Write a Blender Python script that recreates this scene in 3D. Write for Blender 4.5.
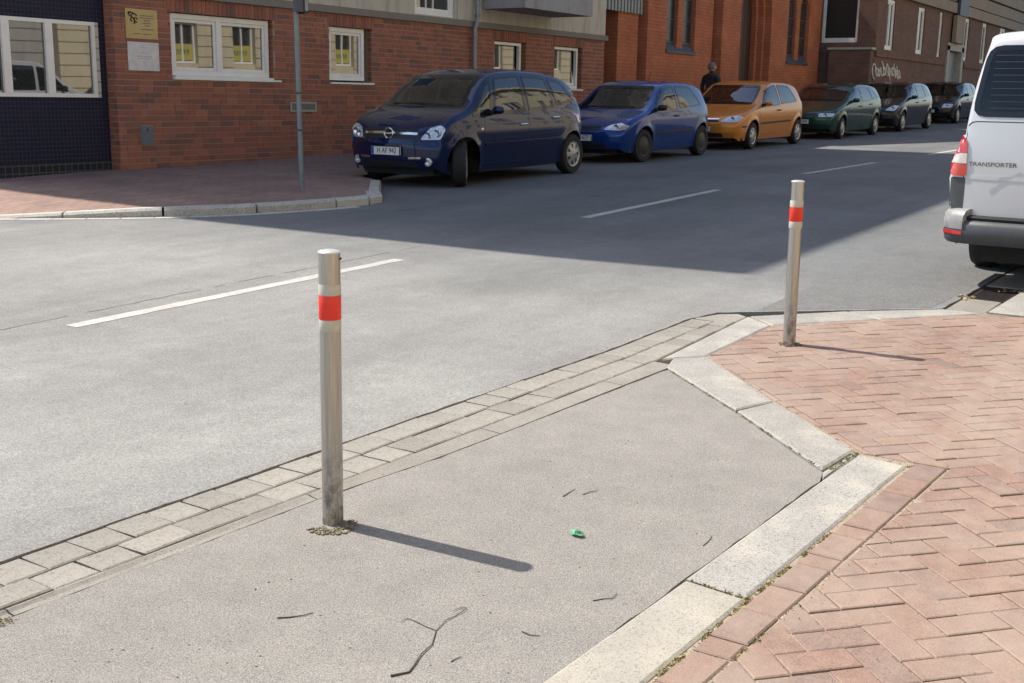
import bpy, bmesh, math, random
import numpy as np
from mathutils import Vector, Matrix
from mathutils.bvhtree import BVHTree
from mathutils.geometry import delaunay_2d_cdt
random.seed(7)
S = bpy.context.scene
for o in list(bpy.data.objects): bpy.data.objects.remove(o)
COL = S.collection
R = math.radians

# ------------------------------------------------------------------ camera
F, HC, ROLL, CAMH, YAW = 1150.0, 79.0, R(0.4), 1.47, R(56.6565)
PITCH = math.atan((341.5 - HC) / F)
rot = Matrix.Rotation(-YAW, 3, 'Z')
fwd = rot @ Vector((0, math.cos(PITCH), -math.sin(PITCH)))
up0 = rot @ Vector((0, math.sin(PITCH), math.cos(PITCH)))
rt0 = rot @ Vector((1, 0, 0))
rt = math.cos(ROLL) * rt0 + math.sin(ROLL) * up0
up = math.cos(ROLL) * up0 - math.sin(ROLL) * rt0
cd = bpy.data.cameras.new('camera'); cam = bpy.data.objects.new('camera', cd); COL.objects.link(cam)
cd.sensor_width = 36; cd.lens = F * 36 / 1024; cd.clip_start = 0.05; cd.clip_end = 2000
M = Matrix.Identity(4)
for i in range(3): M[i][0] = rt[i]; M[i][1] = up[i]; M[i][2] = -fwd[i]
M.translation = (0, 0, CAMH); cam.matrix_world = M
S.camera = cam

# ------------------------------------------------------------------ light
TO_SUN = Vector((-0.045, 0.717, 0.927)).normalized()
wd = bpy.data.worlds.new('World'); S.world = wd; wd.use_nodes = True
nt = wd.node_tree; bg = nt.nodes['Background']
sky = nt.nodes.new('ShaderNodeTexSky'); sky.sky_type = 'NISHITA'; sky.sun_disc = False
sky.sun_elevation = math.asin(TO_SUN.z); sky.sun_rotation = math.atan2(TO_SUN.x, TO_SUN.y)
sky.air_density = 1.0; sky.dust_density = 1.5; sky.ozone_density = 1.0
nt.links.new(sky.outputs[0], bg.inputs[0]); bg.inputs[1].default_value = 0.15
sl = bpy.data.lights.new('sun', 'SUN'); sl.energy = 5.0; sl.angle = R(0.53); sl.color = (1.0, 0.93, 0.83)
so = bpy.data.objects.new('sun', sl); COL.objects.link(so); so.location = (0, 30, 40)
so.rotation_euler = TO_SUN.to_track_quat('Z', 'Y').to_euler()
S.view_settings.view_transform = 'Standard'; S.view_settings.look = 'None'
S.view_settings.gamma = 1; S.view_settings.use_curve_mapping = False
S.view_settings.exposure = 0.66
S.cycles.max_bounces = 6; S.cycles.use_denoising = True

# ------------------------------------------------------------------ helpers
def link(o, parent=None):
    COL.objects.link(o)
    if parent is not None: o.parent = parent
    return o
def mesh_data(name, vs, fs, m=None, smooth=False):
    d = bpy.data.meshes.new(name); d.from_pydata([tuple(v) for v in vs], [], [tuple(f) for f in fs])
    if m is not None: d.materials.append(m)
    if smooth: d.polygons.foreach_set('use_smooth', [True] * len(d.polygons))
    d.update(); return d
def obj(name, vs, fs, m, parent=None, smooth=False, loc=None, sharp=None):
    d = mesh_data(name, vs, fs, m, smooth)
    if smooth and sharp: d.set_sharp_from_angle(angle=R(sharp))
    o = bpy.data.objects.new(name, d)
    if loc is not None: o.location = loc
    return link(o, parent)
def empty(name, loc=(0, 0, 0), rz=0, parent=None):
    o = bpy.data.objects.new(name, None); o.location = loc; o.rotation_euler = (0, 0, rz); o.empty_display_size = .2
    return link(o, parent)
def tag(o, label=None, cat=None, group=None, kind=None):
    if label: o['label'] = label
    if cat: o['category'] = cat
    if group: o['group'] = group
    if kind: o['kind'] = kind
    return o
class MB:
    def __init__(s): s.v = []; s.f = []
    def box(s, a, b):
        n = len(s.v); (x0, y0, z0), (x1, y1, z1) = a, b
        if x0 > x1: x0, x1 = x1, x0
        if y0 > y1: y0, y1 = y1, y0
        if z0 > z1: z0, z1 = z1, z0
        s.v += [(x0,y0,z0),(x1,y0,z0),(x1,y1,z0),(x0,y1,z0),(x0,y0,z1),(x1,y0,z1),(x1,y1,z1),(x0,y1,z1)]
        s.f += [tuple(n + i for i in q) for q in ((0,3,2,1),(4,5,6,7),(0,1,5,4),(1,2,6,5),(2,3,7,6),(3,0,4,7))]
        return s
    def quad(s, *p):
        n = len(s.v); s.v += list(p); s.f.append(tuple(range(n, n + len(p)))); return s
    def prism(s, poly, z0, z1, inset=0.0, drop=0.0):
        # poly ccw (x,y); optional softened top edge
        k = len(poly); n = len(s.v)
        s.v += [(p[0], p[1], z0) for p in poly]
        if inset > 0:
            c = (sum(p[0] for p in poly) / k, sum(p[1] for p in poly) / k)
            s.v += [(p[0], p[1], z1 - drop) for p in poly]
            q = inset_poly(poly, inset)
            s.v += [(p[0], p[1], z1) for p in q]
            L = 3
        else:
            s.v += [(p[0], p[1], z1) for p in poly]; L = 2
        for l in range(L - 1):
            for i in range(k):
                j = (i + 1) % k; s.f.append((n + l*k + i, n + l*k + j, n + (l+1)*k + j, n + (l+1)*k + i))
        s.f.append(tuple(n + (L-1)*k + i for i in range(k))); return s
    def tube(s, pts, rad, seg=8, cap=True):
        n0 = len(s.v); rad = rad if hasattr(rad, '__len__') else [rad] * len(pts)
        P = [Vector(p) for p in pts]
        for i, p in enumerate(P):
            t = (P[min(i+1, len(P)-1)] - P[max(i-1, 0)]).normalized()
            a = t.orthogonal().normalized() if abs(t.z) > .9 else t.cross(Vector((0,0,1))).normalized()
            b = t.cross(a)
            for k in range(seg):
                w = 2*math.pi*k/seg; s.v.append(tuple(p + rad[i]*(math.cos(w)*a + math.sin(w)*b)))
        for i in range(len(P)-1):
            for k in range(seg):
                j = (k+1) % seg
                s.f.append((n0+i*seg+k, n0+i*seg+j, n0+(i+1)*seg+j, n0+(i+1)*seg+k))
        if cap:
            s.f.append(tuple(n0+k for k in range(seg))[::-1]); s.f.append(tuple(n0+(len(P)-1)*seg+k for k in range(seg)))
        return s
    def lathe(s, prof, seg=32, axis='z', c=(0,0,0)):
        n0 = len(s.v)
        for (r, h) in prof:
            for k in range(seg):
                w = 2*math.pi*k/seg; a, b = r*math.cos(w), r*math.sin(w)
                v = (a, b, h) if axis == 'z' else (a, h, b)
                s.v.append((v[0]+c[0], v[1]+c[1], v[2]+c[2]))
        for i in range(len(prof)-1):
            for k in range(seg):
                j = (k+1) % seg
                q = (n0+i*seg+k, n0+i*seg+j, n0+(i+1)*seg+j, n0+(i+1)*seg+k)
                s.f.append(q if axis == 'z' else q[::-1])
        return s
    def build(s, name, m, parent=None, smooth=False, loc=None, sharp=35):
        return obj(name, s.v, s.f, m, parent, smooth, loc, sharp)
def inset_poly(poly, d):
    k = len(poly); out = []
    for i in range(k):
        p0, p1, p2 = Vector(poly[i-1][:2]), Vector(poly[i][:2]), Vector(poly[(i+1) % k][:2])
        e1 = (p1-p0); e2 = (p2-p1)
        if e1.length < 1e-6 or e2.length < 1e-6: out.append(tuple(p1)); continue
        e1.normalize(); e2.normalize()
        n1 = Vector((-e1.y, e1.x)); n2 = Vector((-e2.y, e2.x)); b = n1 + n2
        if b.length < .2: out.append(tuple(p1)); continue
        b.normalize(); c = max(.5, b.dot(n1)); out.append(tuple(p1 + b*(d/c)))
    return out
def area2(p): return .5*sum(p[i][0]*p[(i+1)%len(p)][1]-p[(i+1)%len(p)][0]*p[i][1] for i in range(len(p)))
def clip(subj, win):
    # clip (possibly concave) polygon by a convex ccw window
    out = list(subj)
    for i in range(len(win)):
        a, b = win[i], win[(i+1) % len(win)]
        ins = lambda p: (b[0]-a[0])*(p[1]-a[1])-(b[1]-a[1])*(p[0]-a[0]) >= -1e-9
        src, out = out, []
        for j in range(len(src)):
            p, q = src[j-1], src[j]
            ip, iq = ins(p), ins(q)
            if ip != iq:
                d1 = (b[0]-a[0])*(p[1]-a[1])-(b[1]-a[1])*(p[0]-a[0]); d2 = (b[0]-a[0])*(q[1]-a[1])-(b[1]-a[1])*(q[0]-a[0])
                t = d1/(d1-d2); out.append((p[0]+t*(q[0]-p[0]), p[1]+t*(q[1]-p[1])))
            if iq: out.append(q)
        if len(out) < 3: return []
    res = []
    for p in out:
        if not res or math.hypot(p[0]-res[-1][0], p[1]-res[-1][1]) > 1e-4: res.append(p)
    if len(res) > 2 and math.hypot(res[0][0]-res[-1][0], res[0][1]-res[-1][1]) < 1e-4: res.pop()
    return res if len(res) > 2 else []
def pchip(pts):
    xs = [p[0] for p in pts]; ys = [p[1] for p in pts]; n = len(xs)
    d = [(ys[i+1]-ys[i])/(xs[i+1]-xs[i]) for i in range(n-1)]
    m = [d[0]] + [0 if d[i-1]*d[i] <= 0 else 2*d[i-1]*d[i]/(d[i-1]+d[i]) for i in range(1, n-1)] + [d[-1]]
    def f(x):
        if x <= xs[0]: return ys[0]
        if x >= xs[-1]: return ys[-1]
        i = 0
        while x > xs[i+1]: i += 1
        h = xs[i+1]-xs[i]; t = (x-xs[i])/h
        return (2*t**3-3*t*t+1)*ys[i]+(t**3-2*t*t+t)*h*m[i]+(-2*t**3+3*t*t)*ys[i+1]+(t**3-t*t)*h*m[i+1]
    return f
def px_area(poly, z=0):
    pts = []
    for p in poly:
        v = Vector((p[0], p[1], z)) - Vector((0, 0, CAMH)); d = v.dot(fwd)
        if d < .3: return 0
        pts.append((512 + F*v.dot(rt)/d, 341.5 - F*v.dot(up)/d))
    if not any(-20 < q[0] < 1044 and -20 < q[1] < 703 for q in pts): return 0
    return abs(area2(pts))
def text_mesh(name, s, size, m, parent, mat4, depth=.002, spacing=1.0):
    c = bpy.data.curves.new(name, 'FONT'); c.body = s; c.size = size; c.extrude = depth; c.align_x = 'CENTER'; c.align_y = 'CENTER'
    c.space_character = spacing
    t = bpy.data.objects.new(name, c); COL.objects.link(t)
    bpy.context.view_layer.update()
    me = bpy.data.meshes.new_from_object(t.evaluated_get(bpy.context.evaluated_depsgraph_get()))
    bpy.data.objects.remove(t)
    me.transform(mat4); me.materials.clear(); me.materials.append(m)
    return link(bpy.data.objects.new(name, me), parent)

# ------------------------------------------------------------------ materials
class N:
    def __init__(s, name):
        s.m = bpy.data.materials.new(name); s.m.use_nodes = True; s.t = s.m.node_tree
        s.b = s.t.nodes['Principled BSDF']
    def n(s, typ, **kw):
        x = s.t.nodes.new(typ)
        for k, v in kw.items(): setattr(x, k, v)
        return x
    def l(s, a, b): s.t.links.new(a, b)
    def coord(s, kind='Object', scale=(1,1,1), rot=(0,0,0)):
        tc = s.n('ShaderNodeTexCoord'); mp = s.n('ShaderNodeMapping')
        mp.inputs['Scale'].default_value = scale; mp.inputs['Rotation'].default_value = rot
        s.l(tc.outputs[kind], mp.inputs[0]); return mp.outputs[0]
    def noise(s, vec, scale, detail=4, rough=.55):
        x = s.n('ShaderNodeTexNoise'); x.inputs['Scale'].default_value = scale; x.inputs['Detail'].default_value = detail
        x.inputs['Roughness'].default_value = rough; s.l(vec, x.inputs['Vector']); return x.outputs['Fac']
    def voro(s, vec, scale, feature='F1', out='Distance'):
        x = s.n('ShaderNodeTexVoronoi'); x.feature = feature; x.inputs['Scale'].default_value = scale; s.l(vec, x.inputs['Vector']); return x.outputs[out]
    def ramp(s, fac, stops, interp='LINEAR'):
        x = s.n('ShaderNodeValToRGB'); x.color_ramp.interpolation = interp
        e = x.color_ramp.elements
        while len(e) < len(stops): e.new(.5)
        for i, (p, c) in enumerate(stops):
            e[i].position = p; e[i].color = (c, c, c, 1) if not hasattr(c, '__len__') else (*c[:3], 1)
        s.l(fac, x.inputs[0]); return x.outputs[0]
    def mix(s, fac, a, b, mode='MIX'):
        x = s.n('ShaderNodeMix', data_type='RGBA', blend_type=mode)
        for v, i in ((fac, 0), (a, 6), (b, 7)):
            if isinstance(v, (int, float)): x.inputs[i].default_value = v if i == 0 else (v, v, v, 1)
            elif isinstance(v, tuple): x.inputs[i].default_value = (*v[:3], 1)
            else: s.l(v, x.inputs[i])
        return x.outputs[2]
    def math(s, op, a, b=0.0):
        x = s.n('ShaderNodeMath', operation=op)
        for v, i in ((a, 0), (b, 1)):
            if isinstance(v, (int, float)): x.inputs[i].default_value = v
            else: s.l(v, x.inputs[i])
        return x.outputs[0]
    def rand(s):
        a = s.n('ShaderNodeObjectInfo').outputs['Random']; b = s.n('ShaderNodeNewGeometry').outputs['Random Per Island']
        return s.math('FRACT', s.math('ADD', s.math('MULTIPLY', a, 7.13), b))
    def bump(s, h, strength=.3, dist=.01):
        x = s.n('ShaderNodeBump'); x.inputs['Strength'].default_value = strength; x.inputs['Distance'].default_value = dist
        s.l(h, x.inputs['Height']); s.l(x.outputs[0], s.b.inputs['Normal'])
    def set(s, col=None, rough=None, metal=None, spec=None, coat=None, ior=None):
        B = s.b.inputs
        for v, k in ((col, 'Base Color'), (rough, 'Roughness'), (metal, 'Metallic'), (spec, 'Specular IOR Level'), (coat, 'Coat Weight'), (ior, 'IOR')):
            if v is None: continue
            if isinstance(v, (int, float)): B[k].default_value = v
            elif isinstance(v, tuple): B[k].default_value = (*v[:3], 1)
            else: s.l(v, B[k])
        return s
def flat(name, col, rough=.6, metal=0, spec=.5, coat=0, var=.06, bump=0, sc=20):
    x = N(name); v = x.coord()
    f = x.noise(v, sc, 3)
    x.set(x.mix(1.0, col, x.ramp(f, [(0.25, 1-var*2), (.75, 1.0)]), 'MULTIPLY'), rough, metal, spec, coat)
    if bump: x.bump(f, bump, .005)
    return x.m
def asphalt(name, dark, light, warm=(1,1,1), seed=0, grain=140, worn_shaded=False, gc=1.0):
    x = N(name); v = x.coord('Object', rot=(0, 0, seed))
    lane = x.noise(x.coord('Object', (.25, 1.6, 1), (0, 0, .01*seed)), 1.0, 3)
    big = x.noise(v, .55, 5); mid = x.noise(v, 6, 5, .65); fine = x.noise(v, grain, 2, .7); sp = x.voro(v, grain*1.1)
    spc = x.voro(v, grain*1.1, out='Color')
    c = x.mix(x.ramp(x.math('ADD', x.math('MULTIPLY', big, .6), x.math('MULTIPLY', lane, .45)), [(.36, 0.0), (.68, 1.0)]), dark, light)
    c = x.mix(1.0, c, x.ramp(mid, [(.25, .86), (.75, 1.07)]), 'MULTIPLY')
    c = x.mix(1.0, c, x.ramp(fine, [(.3, 1-.4*gc), (.5, 1.0), (.7, 1+.3*gc)]), 'MULTIPLY')
    sep = x.n('ShaderNodeSeparateColor'); x.l(spc, sep.inputs[0])
    c = x.mix(x.math('MULTIPLY', x.ramp(sep.outputs[0], [(.86, 0.0), (.9, 1.0)]), x.ramp(sp, [(.25, .75), (.45, 0.0)])), c, tuple(min(1, q*1.55) for q in light))
    c = x.mix(x.math('MULTIPLY', x.ramp(sep.outputs[1], [(.86, 0.0), (.9, 1.0)]), x.ramp(sp, [(.25, .8), (.45, 0.0)])), c, tuple(q*.35 for q in dark))
    c = x.mix(x.ramp(x.noise(v, .9, 6, .7), [(.56, 0.0), (.75, .45)]), c, tuple(q*.72 for q in dark))
    c = x.mix(x.ramp(x.noise(v, 13, 6, .75), [(.66, 0.0), (.74, .35)]), c, tuple(q*.55 for q in dark))
    if worn_shaded:    # newer, darker surfacing further along, plus bluish street shade put into the colour
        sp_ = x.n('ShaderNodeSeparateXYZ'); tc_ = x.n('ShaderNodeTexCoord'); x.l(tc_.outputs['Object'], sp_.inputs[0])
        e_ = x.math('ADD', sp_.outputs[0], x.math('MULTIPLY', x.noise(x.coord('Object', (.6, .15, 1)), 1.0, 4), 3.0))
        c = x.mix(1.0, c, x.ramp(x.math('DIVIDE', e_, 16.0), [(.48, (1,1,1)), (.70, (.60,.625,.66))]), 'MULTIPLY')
    c = x.mix(1.0, c, warm, 'MULTIPLY')
    x.set(c, .88, 0, .25); x.bump(x.math('ADD', fine, x.math('MULTIPLY', sp, .6)), .55, .004)
    return x.m
def speckle(name, a, b, c, scale=220, tint=.12, rough=.8, stain=(.5,.42,.3)):
    # granite / concrete stone
    x = N(name); v = x.coord(); r = x.rand()
    f = x.noise(v, scale, 2, .8); g = x.noise(v, 5, 5, .6)
    col = x.mix(x.ramp(f, [(.35, 0.0), (.62, 1.0)]), a, b)
    vc = x.voro(v, scale*.8, out='Color'); sep = x.n('ShaderNodeSeparateColor'); x.l(vc, sep.inputs[0])
    col = x.mix(x.ramp(sep.outputs[0], [(.84, 0.0), (.9, .8)]), col, c)
    col = x.mix(1.0, col, x.ramp(g, [(.25, .8), (.7, 1.06)]), 'MULTIPLY')
    col = x.mix(x.ramp(x.noise(v, 2.3, 5, .7), [(.5, 0.0), (.75, .4)]), col, stain)
    col = x.mix(1.0, col, x.ramp(r, [(0, 1-tint), (1, 1+tint*.6)]), 'MULTIPLY')
    x.set(col, rough, 0, .3); x.bump(x.math('ADD', f, x.math('MULTIPLY', g, 2)), .35, .004); return x.m
def bricks_single(name, cols, rough=.8):
    x = N(name); v = x.coord(); r = x.rand()
    stops = [(i/(len(cols)-1), c) for i, c in enumerate(cols)]
    col = x.ramp(r, stops)
    col = x.mix(1.0, col, x.ramp(x.noise(v, 60, 4, .7), [(.25, .78), (.75, 1.12)]), 'MULTIPLY')
    x.set(col, rough, 0, .3); x.bump(x.noise(v, 90, 3), .3, .003); return x.m
def pavers(name):
    x = N(name); v = x.coord('Generated'); w = x.n('ShaderNodeNewGeometry').outputs['Position']; r = x.rand()
    col = x.ramp(r, [(0, (.212,.136,.108)), (.2, (.246,.16,.127)), (.4, (.22,.147,.12)), (.6, (.25,.17,.138)), (.8, (.2,.14,.117)), (.92, (.24,.168,.138)), (1, (.192,.138,.118))])
    col = x.mix(1.0, col, x.ramp(x.noise(w, 190, 3, .75), [(.28, .62), (.5, 1.0), (.72, 1.34)]), 'MULTIPLY')
    col = x.mix(1.0, col, x.ramp(x.noise(w, 14, 5, .65), [(.28, .78), (.7, 1.06)]), 'MULTIPLY')
    col = x.mix(x.ramp(x.noise(w, 1.7, 5, .7), [(.38, 0.0), (.68, .5)]), col, (.33,.275,.225))
    vc = x.voro(w, 70, out='Color'); sep = x.n('ShaderNodeSeparateColor'); x.l(vc, sep.inputs[0])
    col = x.mix(x.math('MULTIPLY', x.ramp(sep.outputs[0], [(.95, 0.0), (.97, .7)]), x.ramp(x.voro(w, 70), [(.15, 1.0), (.3, 0.0)])), col, (.07,.05,.045))
    x.set(col, .85, 0, .25); x.bump(x.noise(w, 190, 3, .75), .4, .003); return x.m
def brick_tex(name, c1, c2, mortar, scale=1.0, bw=.25, rh=.0833, ms=.011, axis='xz', bumpd=.006):
    x = N(name); tc = x.n('ShaderNodeTexCoord'); sep = x.n('ShaderNodeSeparateXYZ'); x.l(tc.outputs['Object'], sep.inputs[0])
    cb = x.n('ShaderNodeCombineXYZ'); x.l(x.math('ADD', sep.outputs[0], sep.outputs[1]) if axis == 'xz' else sep.outputs[0], cb.inputs[0]); x.l(sep.outputs[2] if axis == 'xz' else sep.outputs[1], cb.inputs[1])
    b = x.n('ShaderNodeTexBrick'); x.l(cb.outputs[0], b.inputs['Vector'])
    b.inputs['Scale'].default_value = 1; b.inputs['Brick Width'].default_value = bw; b.inputs['Row Height'].default_value = rh
    b.inputs['Mortar Size'].default_value = ms; b.inputs['Mortar Smooth'].default_value = .2
    b.inputs['Color1'].default_value = (*c1, 1); b.inputs['Color2'].default_value = (*c2, 1); b.inputs['Mortar'].default_value = (*mortar, 1)
    v = x.coord()
    col = x.mix(1.0, b.outputs[0], x.ramp(x.noise(v, 1.3, 5, .65), [(.25, .72), (.75, 1.12)]), 'MULTIPLY')
    col = x.mix(1.0, col, x.ramp(x.noise(v, 25, 4, .7), [(.25, .82), (.75, 1.12)]), 'MULTIPLY')
    x.set(col, .85, 0, .2); x.bump(x.math('SUBTRACT', 1.0, b.outputs['Fac']), .6, bumpd); return x.m
def glass(name, col=(.012,.014,.016), ior=1.75, rough=.015, wav=.0):
    x = N(name); x.set(col, rough, 0, .5, ior=ior)
    if wav: x.bump(x.noise(x.coord('Object', (1,1,1)), .9, 2), wav, .02)
    return x.m
def clear_glass(name, tint, ior=1.6):
    x = N(name); tr = x.n('ShaderNodeBsdfTransparent'); tr.inputs[0].default_value = (*tint, 1)
    gl = x.n('ShaderNodeBsdfGlossy'); gl.inputs['Roughness'].default_value = .01; gl.inputs['Color'].default_value = (.95, .97, 1, 1)
    fr = x.n('ShaderNodeFresnel'); fr.inputs[0].default_value = ior; mx = x.n('ShaderNodeMixShader')
    x.l(fr.outputs[0], mx.inputs[0]); x.l(tr.outputs[0], mx.inputs[1]); x.l(gl.outputs[0], mx.inputs[2])
    x.l(mx.outputs[0], x.t.nodes['Material Output'].inputs[0]); return x.m
def paint(name, col, metal=.35, rough=.28, coat=.75):
    x = N(name); v = x.coord(); f = x.noise(v, 3, 4)
    c = x.mix(x.ramp(f, [(.4, 0.0), (.8, .06)]), col, (.12,.11,.1))
    x.set(c, rough, metal, .1, coat); x.b.inputs['Coat Roughness'].default_value = .03
    x.bump(x.noise(v, 1.1, 2), .04, .05)
    return x.m
def plaster(name, a, b, dirt=(.2,.18,.15)):
    x = N(name); v = x.coord()
    col = x.mix(x.noise(v, .8, 5), a, b)
    col = x.mix(x.ramp(x.noise(x.coord('Object', (2.0, 2.0, .5)), 1.5, 6, .7), [(.48, 0.0), (.72, .75)]), col, dirt)
    col = x.mix(1.0, col, x.ramp(x.noise(v, 60, 3), [(.3, .9), (.7, 1.05)]), 'MULTIPLY')
    x.set(col, .9, 0, .2); x.bump(x.noise(v, 120, 3), .3, .004); return x.m
def tiles(name, col, col2, grout, size):
    x = N(name); tc = x.n('ShaderNodeTexCoord'); sep = x.n('ShaderNodeSeparateXYZ'); x.l(tc.outputs['Object'], sep.inputs[0])
    cb = x.n('ShaderNodeCombineXYZ'); x.l(x.math('ADD', sep.outputs[0], sep.outputs[1]), cb.inputs[0]); x.l(sep.outputs[2], cb.inputs[1])
    b = x.n('ShaderNodeTexBrick'); b.offset = 0; x.l(cb.outputs[0], b.inputs['Vector']); b.inputs['Scale'].default_value = 1
    b.inputs['Brick Width'].default_value = size; b.inputs['Row Height'].default_value = size; b.inputs['Mortar Size'].default_value = size*.09
    b.inputs['Mortar Smooth'].default_value = .3
    for k, c in (('Color1', col), ('Color2', col2), ('Mortar', grout)): b.inputs[k].default_value = (*c, 1)
    x.set(b.outputs[0], x.ramp(b.outputs['Fac'], [(0, .45), (1, .8)]), 0, .12); x.bump(x.math('SUBTRACT', 1.0, b.outputs['Fac']), .4, .003); return x.m
def steel(name):
    x = N(name); v = x.coord('Object', (40, 40, 1.2)); f = x.noise(v, 4, 4, .7)
    z = x.n('ShaderNodeSeparateXYZ'); tc = x.n('ShaderNodeTexCoord'); x.l(tc.outputs['Object'], z.inputs[0])
    d = x.noise(x.coord('Object', (9, 9, 5)), 3, 5, .7)
    low = x.math('MULTIPLY', x.ramp(z.outputs[2], [(.02, 1.0), (.34, 0.0)]), x.ramp(d, [(.42, 0.0), (.6, 1.0)]))
    col = x.mix(x.ramp(f, [(.3, 0.0), (.7, 1.0)]), (.36,.35,.325), (.52,.505,.475))
    col = x.mix(x.ramp(x.noise(x.coord('Object', (6, 6, 1.5)), 3, 5), [(.5, 0.0), (.75, .4)]), col, (.38,.35,.30))
    col = x.mix(low, col, (.10,.08,.06))
    x.set(col, x.math('ADD', x.math('MULTIPLY', low, .4), x.ramp(f, [(0, .24), (1, .42)])), x.math('SUBTRACT', .95, x.math('MULTIPLY', low, .7)), .5)
    x.bump(f, .08, .002); return x.m

MT = {}
MT['road'] = asphalt('road_asphalt', (.168,.168,.160), (.255,.253,.241), worn_shaded=True)
MT['apron'] = asphalt('apron_asphalt', (.195,.185,.170), (.238,.226,.208), seed=1.3, grain=200, gc=1.15)
MT['patch'] = asphalt('patch_asphalt', (.122,.123,.122), (.152,.152,.148), seed=2.1, grain=110)
MT['ground'] = flat('ground_earth', (.12,.11,.1), .9)
MT['line'] = speckle('road_paint', (.34,.338,.32), (.43,.427,.405), (.3,.3,.29), 90, .05)
MT['granite'] = speckle('granite', (.21,.204,.188), (.35,.34,.315), (.115,.11,.10), 300, .07, stain=(.5,.44,.33))
MT['granite_y'] = speckle('granite_warm', (.275,.258,.222), (.355,.337,.296), (.18,.16,.13), 330, .05, stain=(.36,.31,.22))
MT['sett'] = speckle('sett_concrete', (.20,.186,.162), (.29,.273,.242), (.15,.135,.115), 240, .16, stain=(.2,.172,.138))
MT['kerb_far'] = speckle('kerb_concrete', (.36,.34,.30), (.48,.46,.41), (.22,.2,.18), 120, .1)
MT['edging'] = speckle('edging_concrete', (.215,.20,.178), (.275,.258,.23), (.14,.125,.11), 330, .05, stain=(.22,.19,.15))
MT['crack'] = flat('crack_filler', (.15,.15,.143), .9, var=.3)
MT['sand'] = speckle('joint_sand', (.20,.165,.12), (.36,.30,.225), (.06,.05,.035), 160, 0, .95, (.10,.12,.04))
MT['dirt'] = speckle('joint_dirt', (.06,.05,.038), (.20,.165,.12), (.02,.02,.015), 160, 0, .95, (.08,.09,.03))
MT['paver'] = pavers('brick_paver')
MT['paver_far'] = brick_tex('far_paving', (.30,.20,.16), (.25,.165,.135), (.19,.14,.115), bw=.21, rh=.105, ms=.008, axis='xy')
MT['brick'] = bricks_single('red_brick', [(.285,.105,.068), (.345,.128,.078), (.22,.098,.074), (.37,.146,.09), (.31,.112,.07), (.175,.092,.074), (.355,.135,.082), (.25,.11,.08)])
MT['mortar'] = flat('mortar', (.40,.29,.21), .95, bump=.3, sc=60)
MT['brick_orange'] = brick_tex('chapel_brick', (.52,.175,.082), (.43,.145,.07), (.31,.128,.08), ms=.009)
MT['brick_dark'] = brick_tex('dark_brick', (.15,.088,.064), (.21,.11,.075), (.17,.125,.095), ms=.01)
MT['plaster'] = plaster('cream_plaster', (.56,.51,.42), (.48,.43,.34), (.22,.18,.12))
MT['plaster_blue'] = plaster('grey_plaster', (.36,.345,.34), (.31,.30,.30))
MT['stone'] = plaster('grey_stone', (.25,.225,.185), (.2,.18,.15))
MT['stoneband'] = plaster('stone_band', (.33,.27,.20), (.26,.21,.155))
MT['slate'] = flat('slate', (.07,.075,.09), .5, var=.15)
MT['frame'] = flat('white_window_frame', (.80,.78,.73), .4, var=.05, sc=6)
MT['glass'] = glass('window_glass', (.03,.034,.032), 2.5, wav=.02)
MT['glass_dark'] = glass('lancet_glass', (.03,.03,.028), 1.45, .25)
MT['tile'] = tiles('mosaic_tile', (.014,.015,.045), (.022,.021,.035), (.05,.05,.055), .058)
MT['tile_w'] = tiles('white_tile', (.55,.52,.46), (.5,.47,.42), (.3,.28,.25), .15)
MT['tile_base'] = tiles('base_tile', (.02,.022,.03), (.03,.03,.035), (.08,.08,.075), .1)
MT['metal_grey'] = flat('painted_metal', (.27,.28,.28), .45, .3, var=.12)
MT['galv'] = flat('galvanised_metal', (.22,.25,.27), .45, .6, var=.15, sc=8)
MT['corr'] = flat('corrugated_sheet', (.27,.29,.28), .5, .3, var=.12, sc=5)
MT['brown'] = flat('brown_door', (.05,.018,.013), .5, var=.1)
MT['black'] = flat('black_plastic', (.012,.012,.013), .5)
MT['greyplastic'] = flat('grey_plastic', (.055,.06,.065), .5, var=.1)
MT['rubber'] = flat('rubber', (.014,.013,.013), .8, var=.15, bump=.2, sc=50)
MT['hub'] = flat('hubcap_silver', (.42,.42,.42), .35, .6, var=.15, sc=12)
MT['steelwheel'] = flat('steel_wheel', (.03,.03,.032), .5, .3)
MT['chrome'] = flat('chrome', (.75,.75,.76), .12, 1.0, var=.03)
MT['lens'] = flat('headlight_lens', (.75,.78,.82), .08, .35, .9, 1.0, var=.3, sc=30)
MT['amber'] = flat('amber_lens', (.5,.28,.16), .1, .2, .9, 1.0)
MT['redlens'] = flat('red_lens', (.52,.012,.014), .12, 0, .8, 1.0, var=.1, sc=60)
MT['clearlens'] = flat('clear_lens', (.62,.56,.55), .12, 0, .8, 1.0, var=.15, sc=80)
MT['plate'] = flat('number_plate', (.72,.72,.70), .4, var=.03)
MT['plate_blue'] = flat('plate_blue', (.02,.06,.35), .4)
MT['ink'] = flat('black_ink', (.015,.015,.015), .5)
MT['carglass'] = clear_glass('car_glass', (.78,.85,.81), 1.8)
MT['cartint'] = clear_glass('car_glass_tinted', (.2,.23,.22), 1.8)
MT['frit'] = flat('glass_border', (.006,.007,.007), .06)
MT['demist'] = flat('demister', (.04,.035,.03), .5)
MT['seat'] = flat('seat_cloth', (.15,.155,.16), .9, var=.2)
MT['trim_in'] = flat('interior_trim', (.09,.09,.092), .8)
MT['brass'] = flat('brass_plaque', (.42,.34,.16), .35, .4, var=.1, sc=6)
MT['enamel'] = flat('white_plaque', (.66,.65,.62), .3, var=.12, sc=9)
MT['steel'] = steel('stainless_steel')
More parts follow.
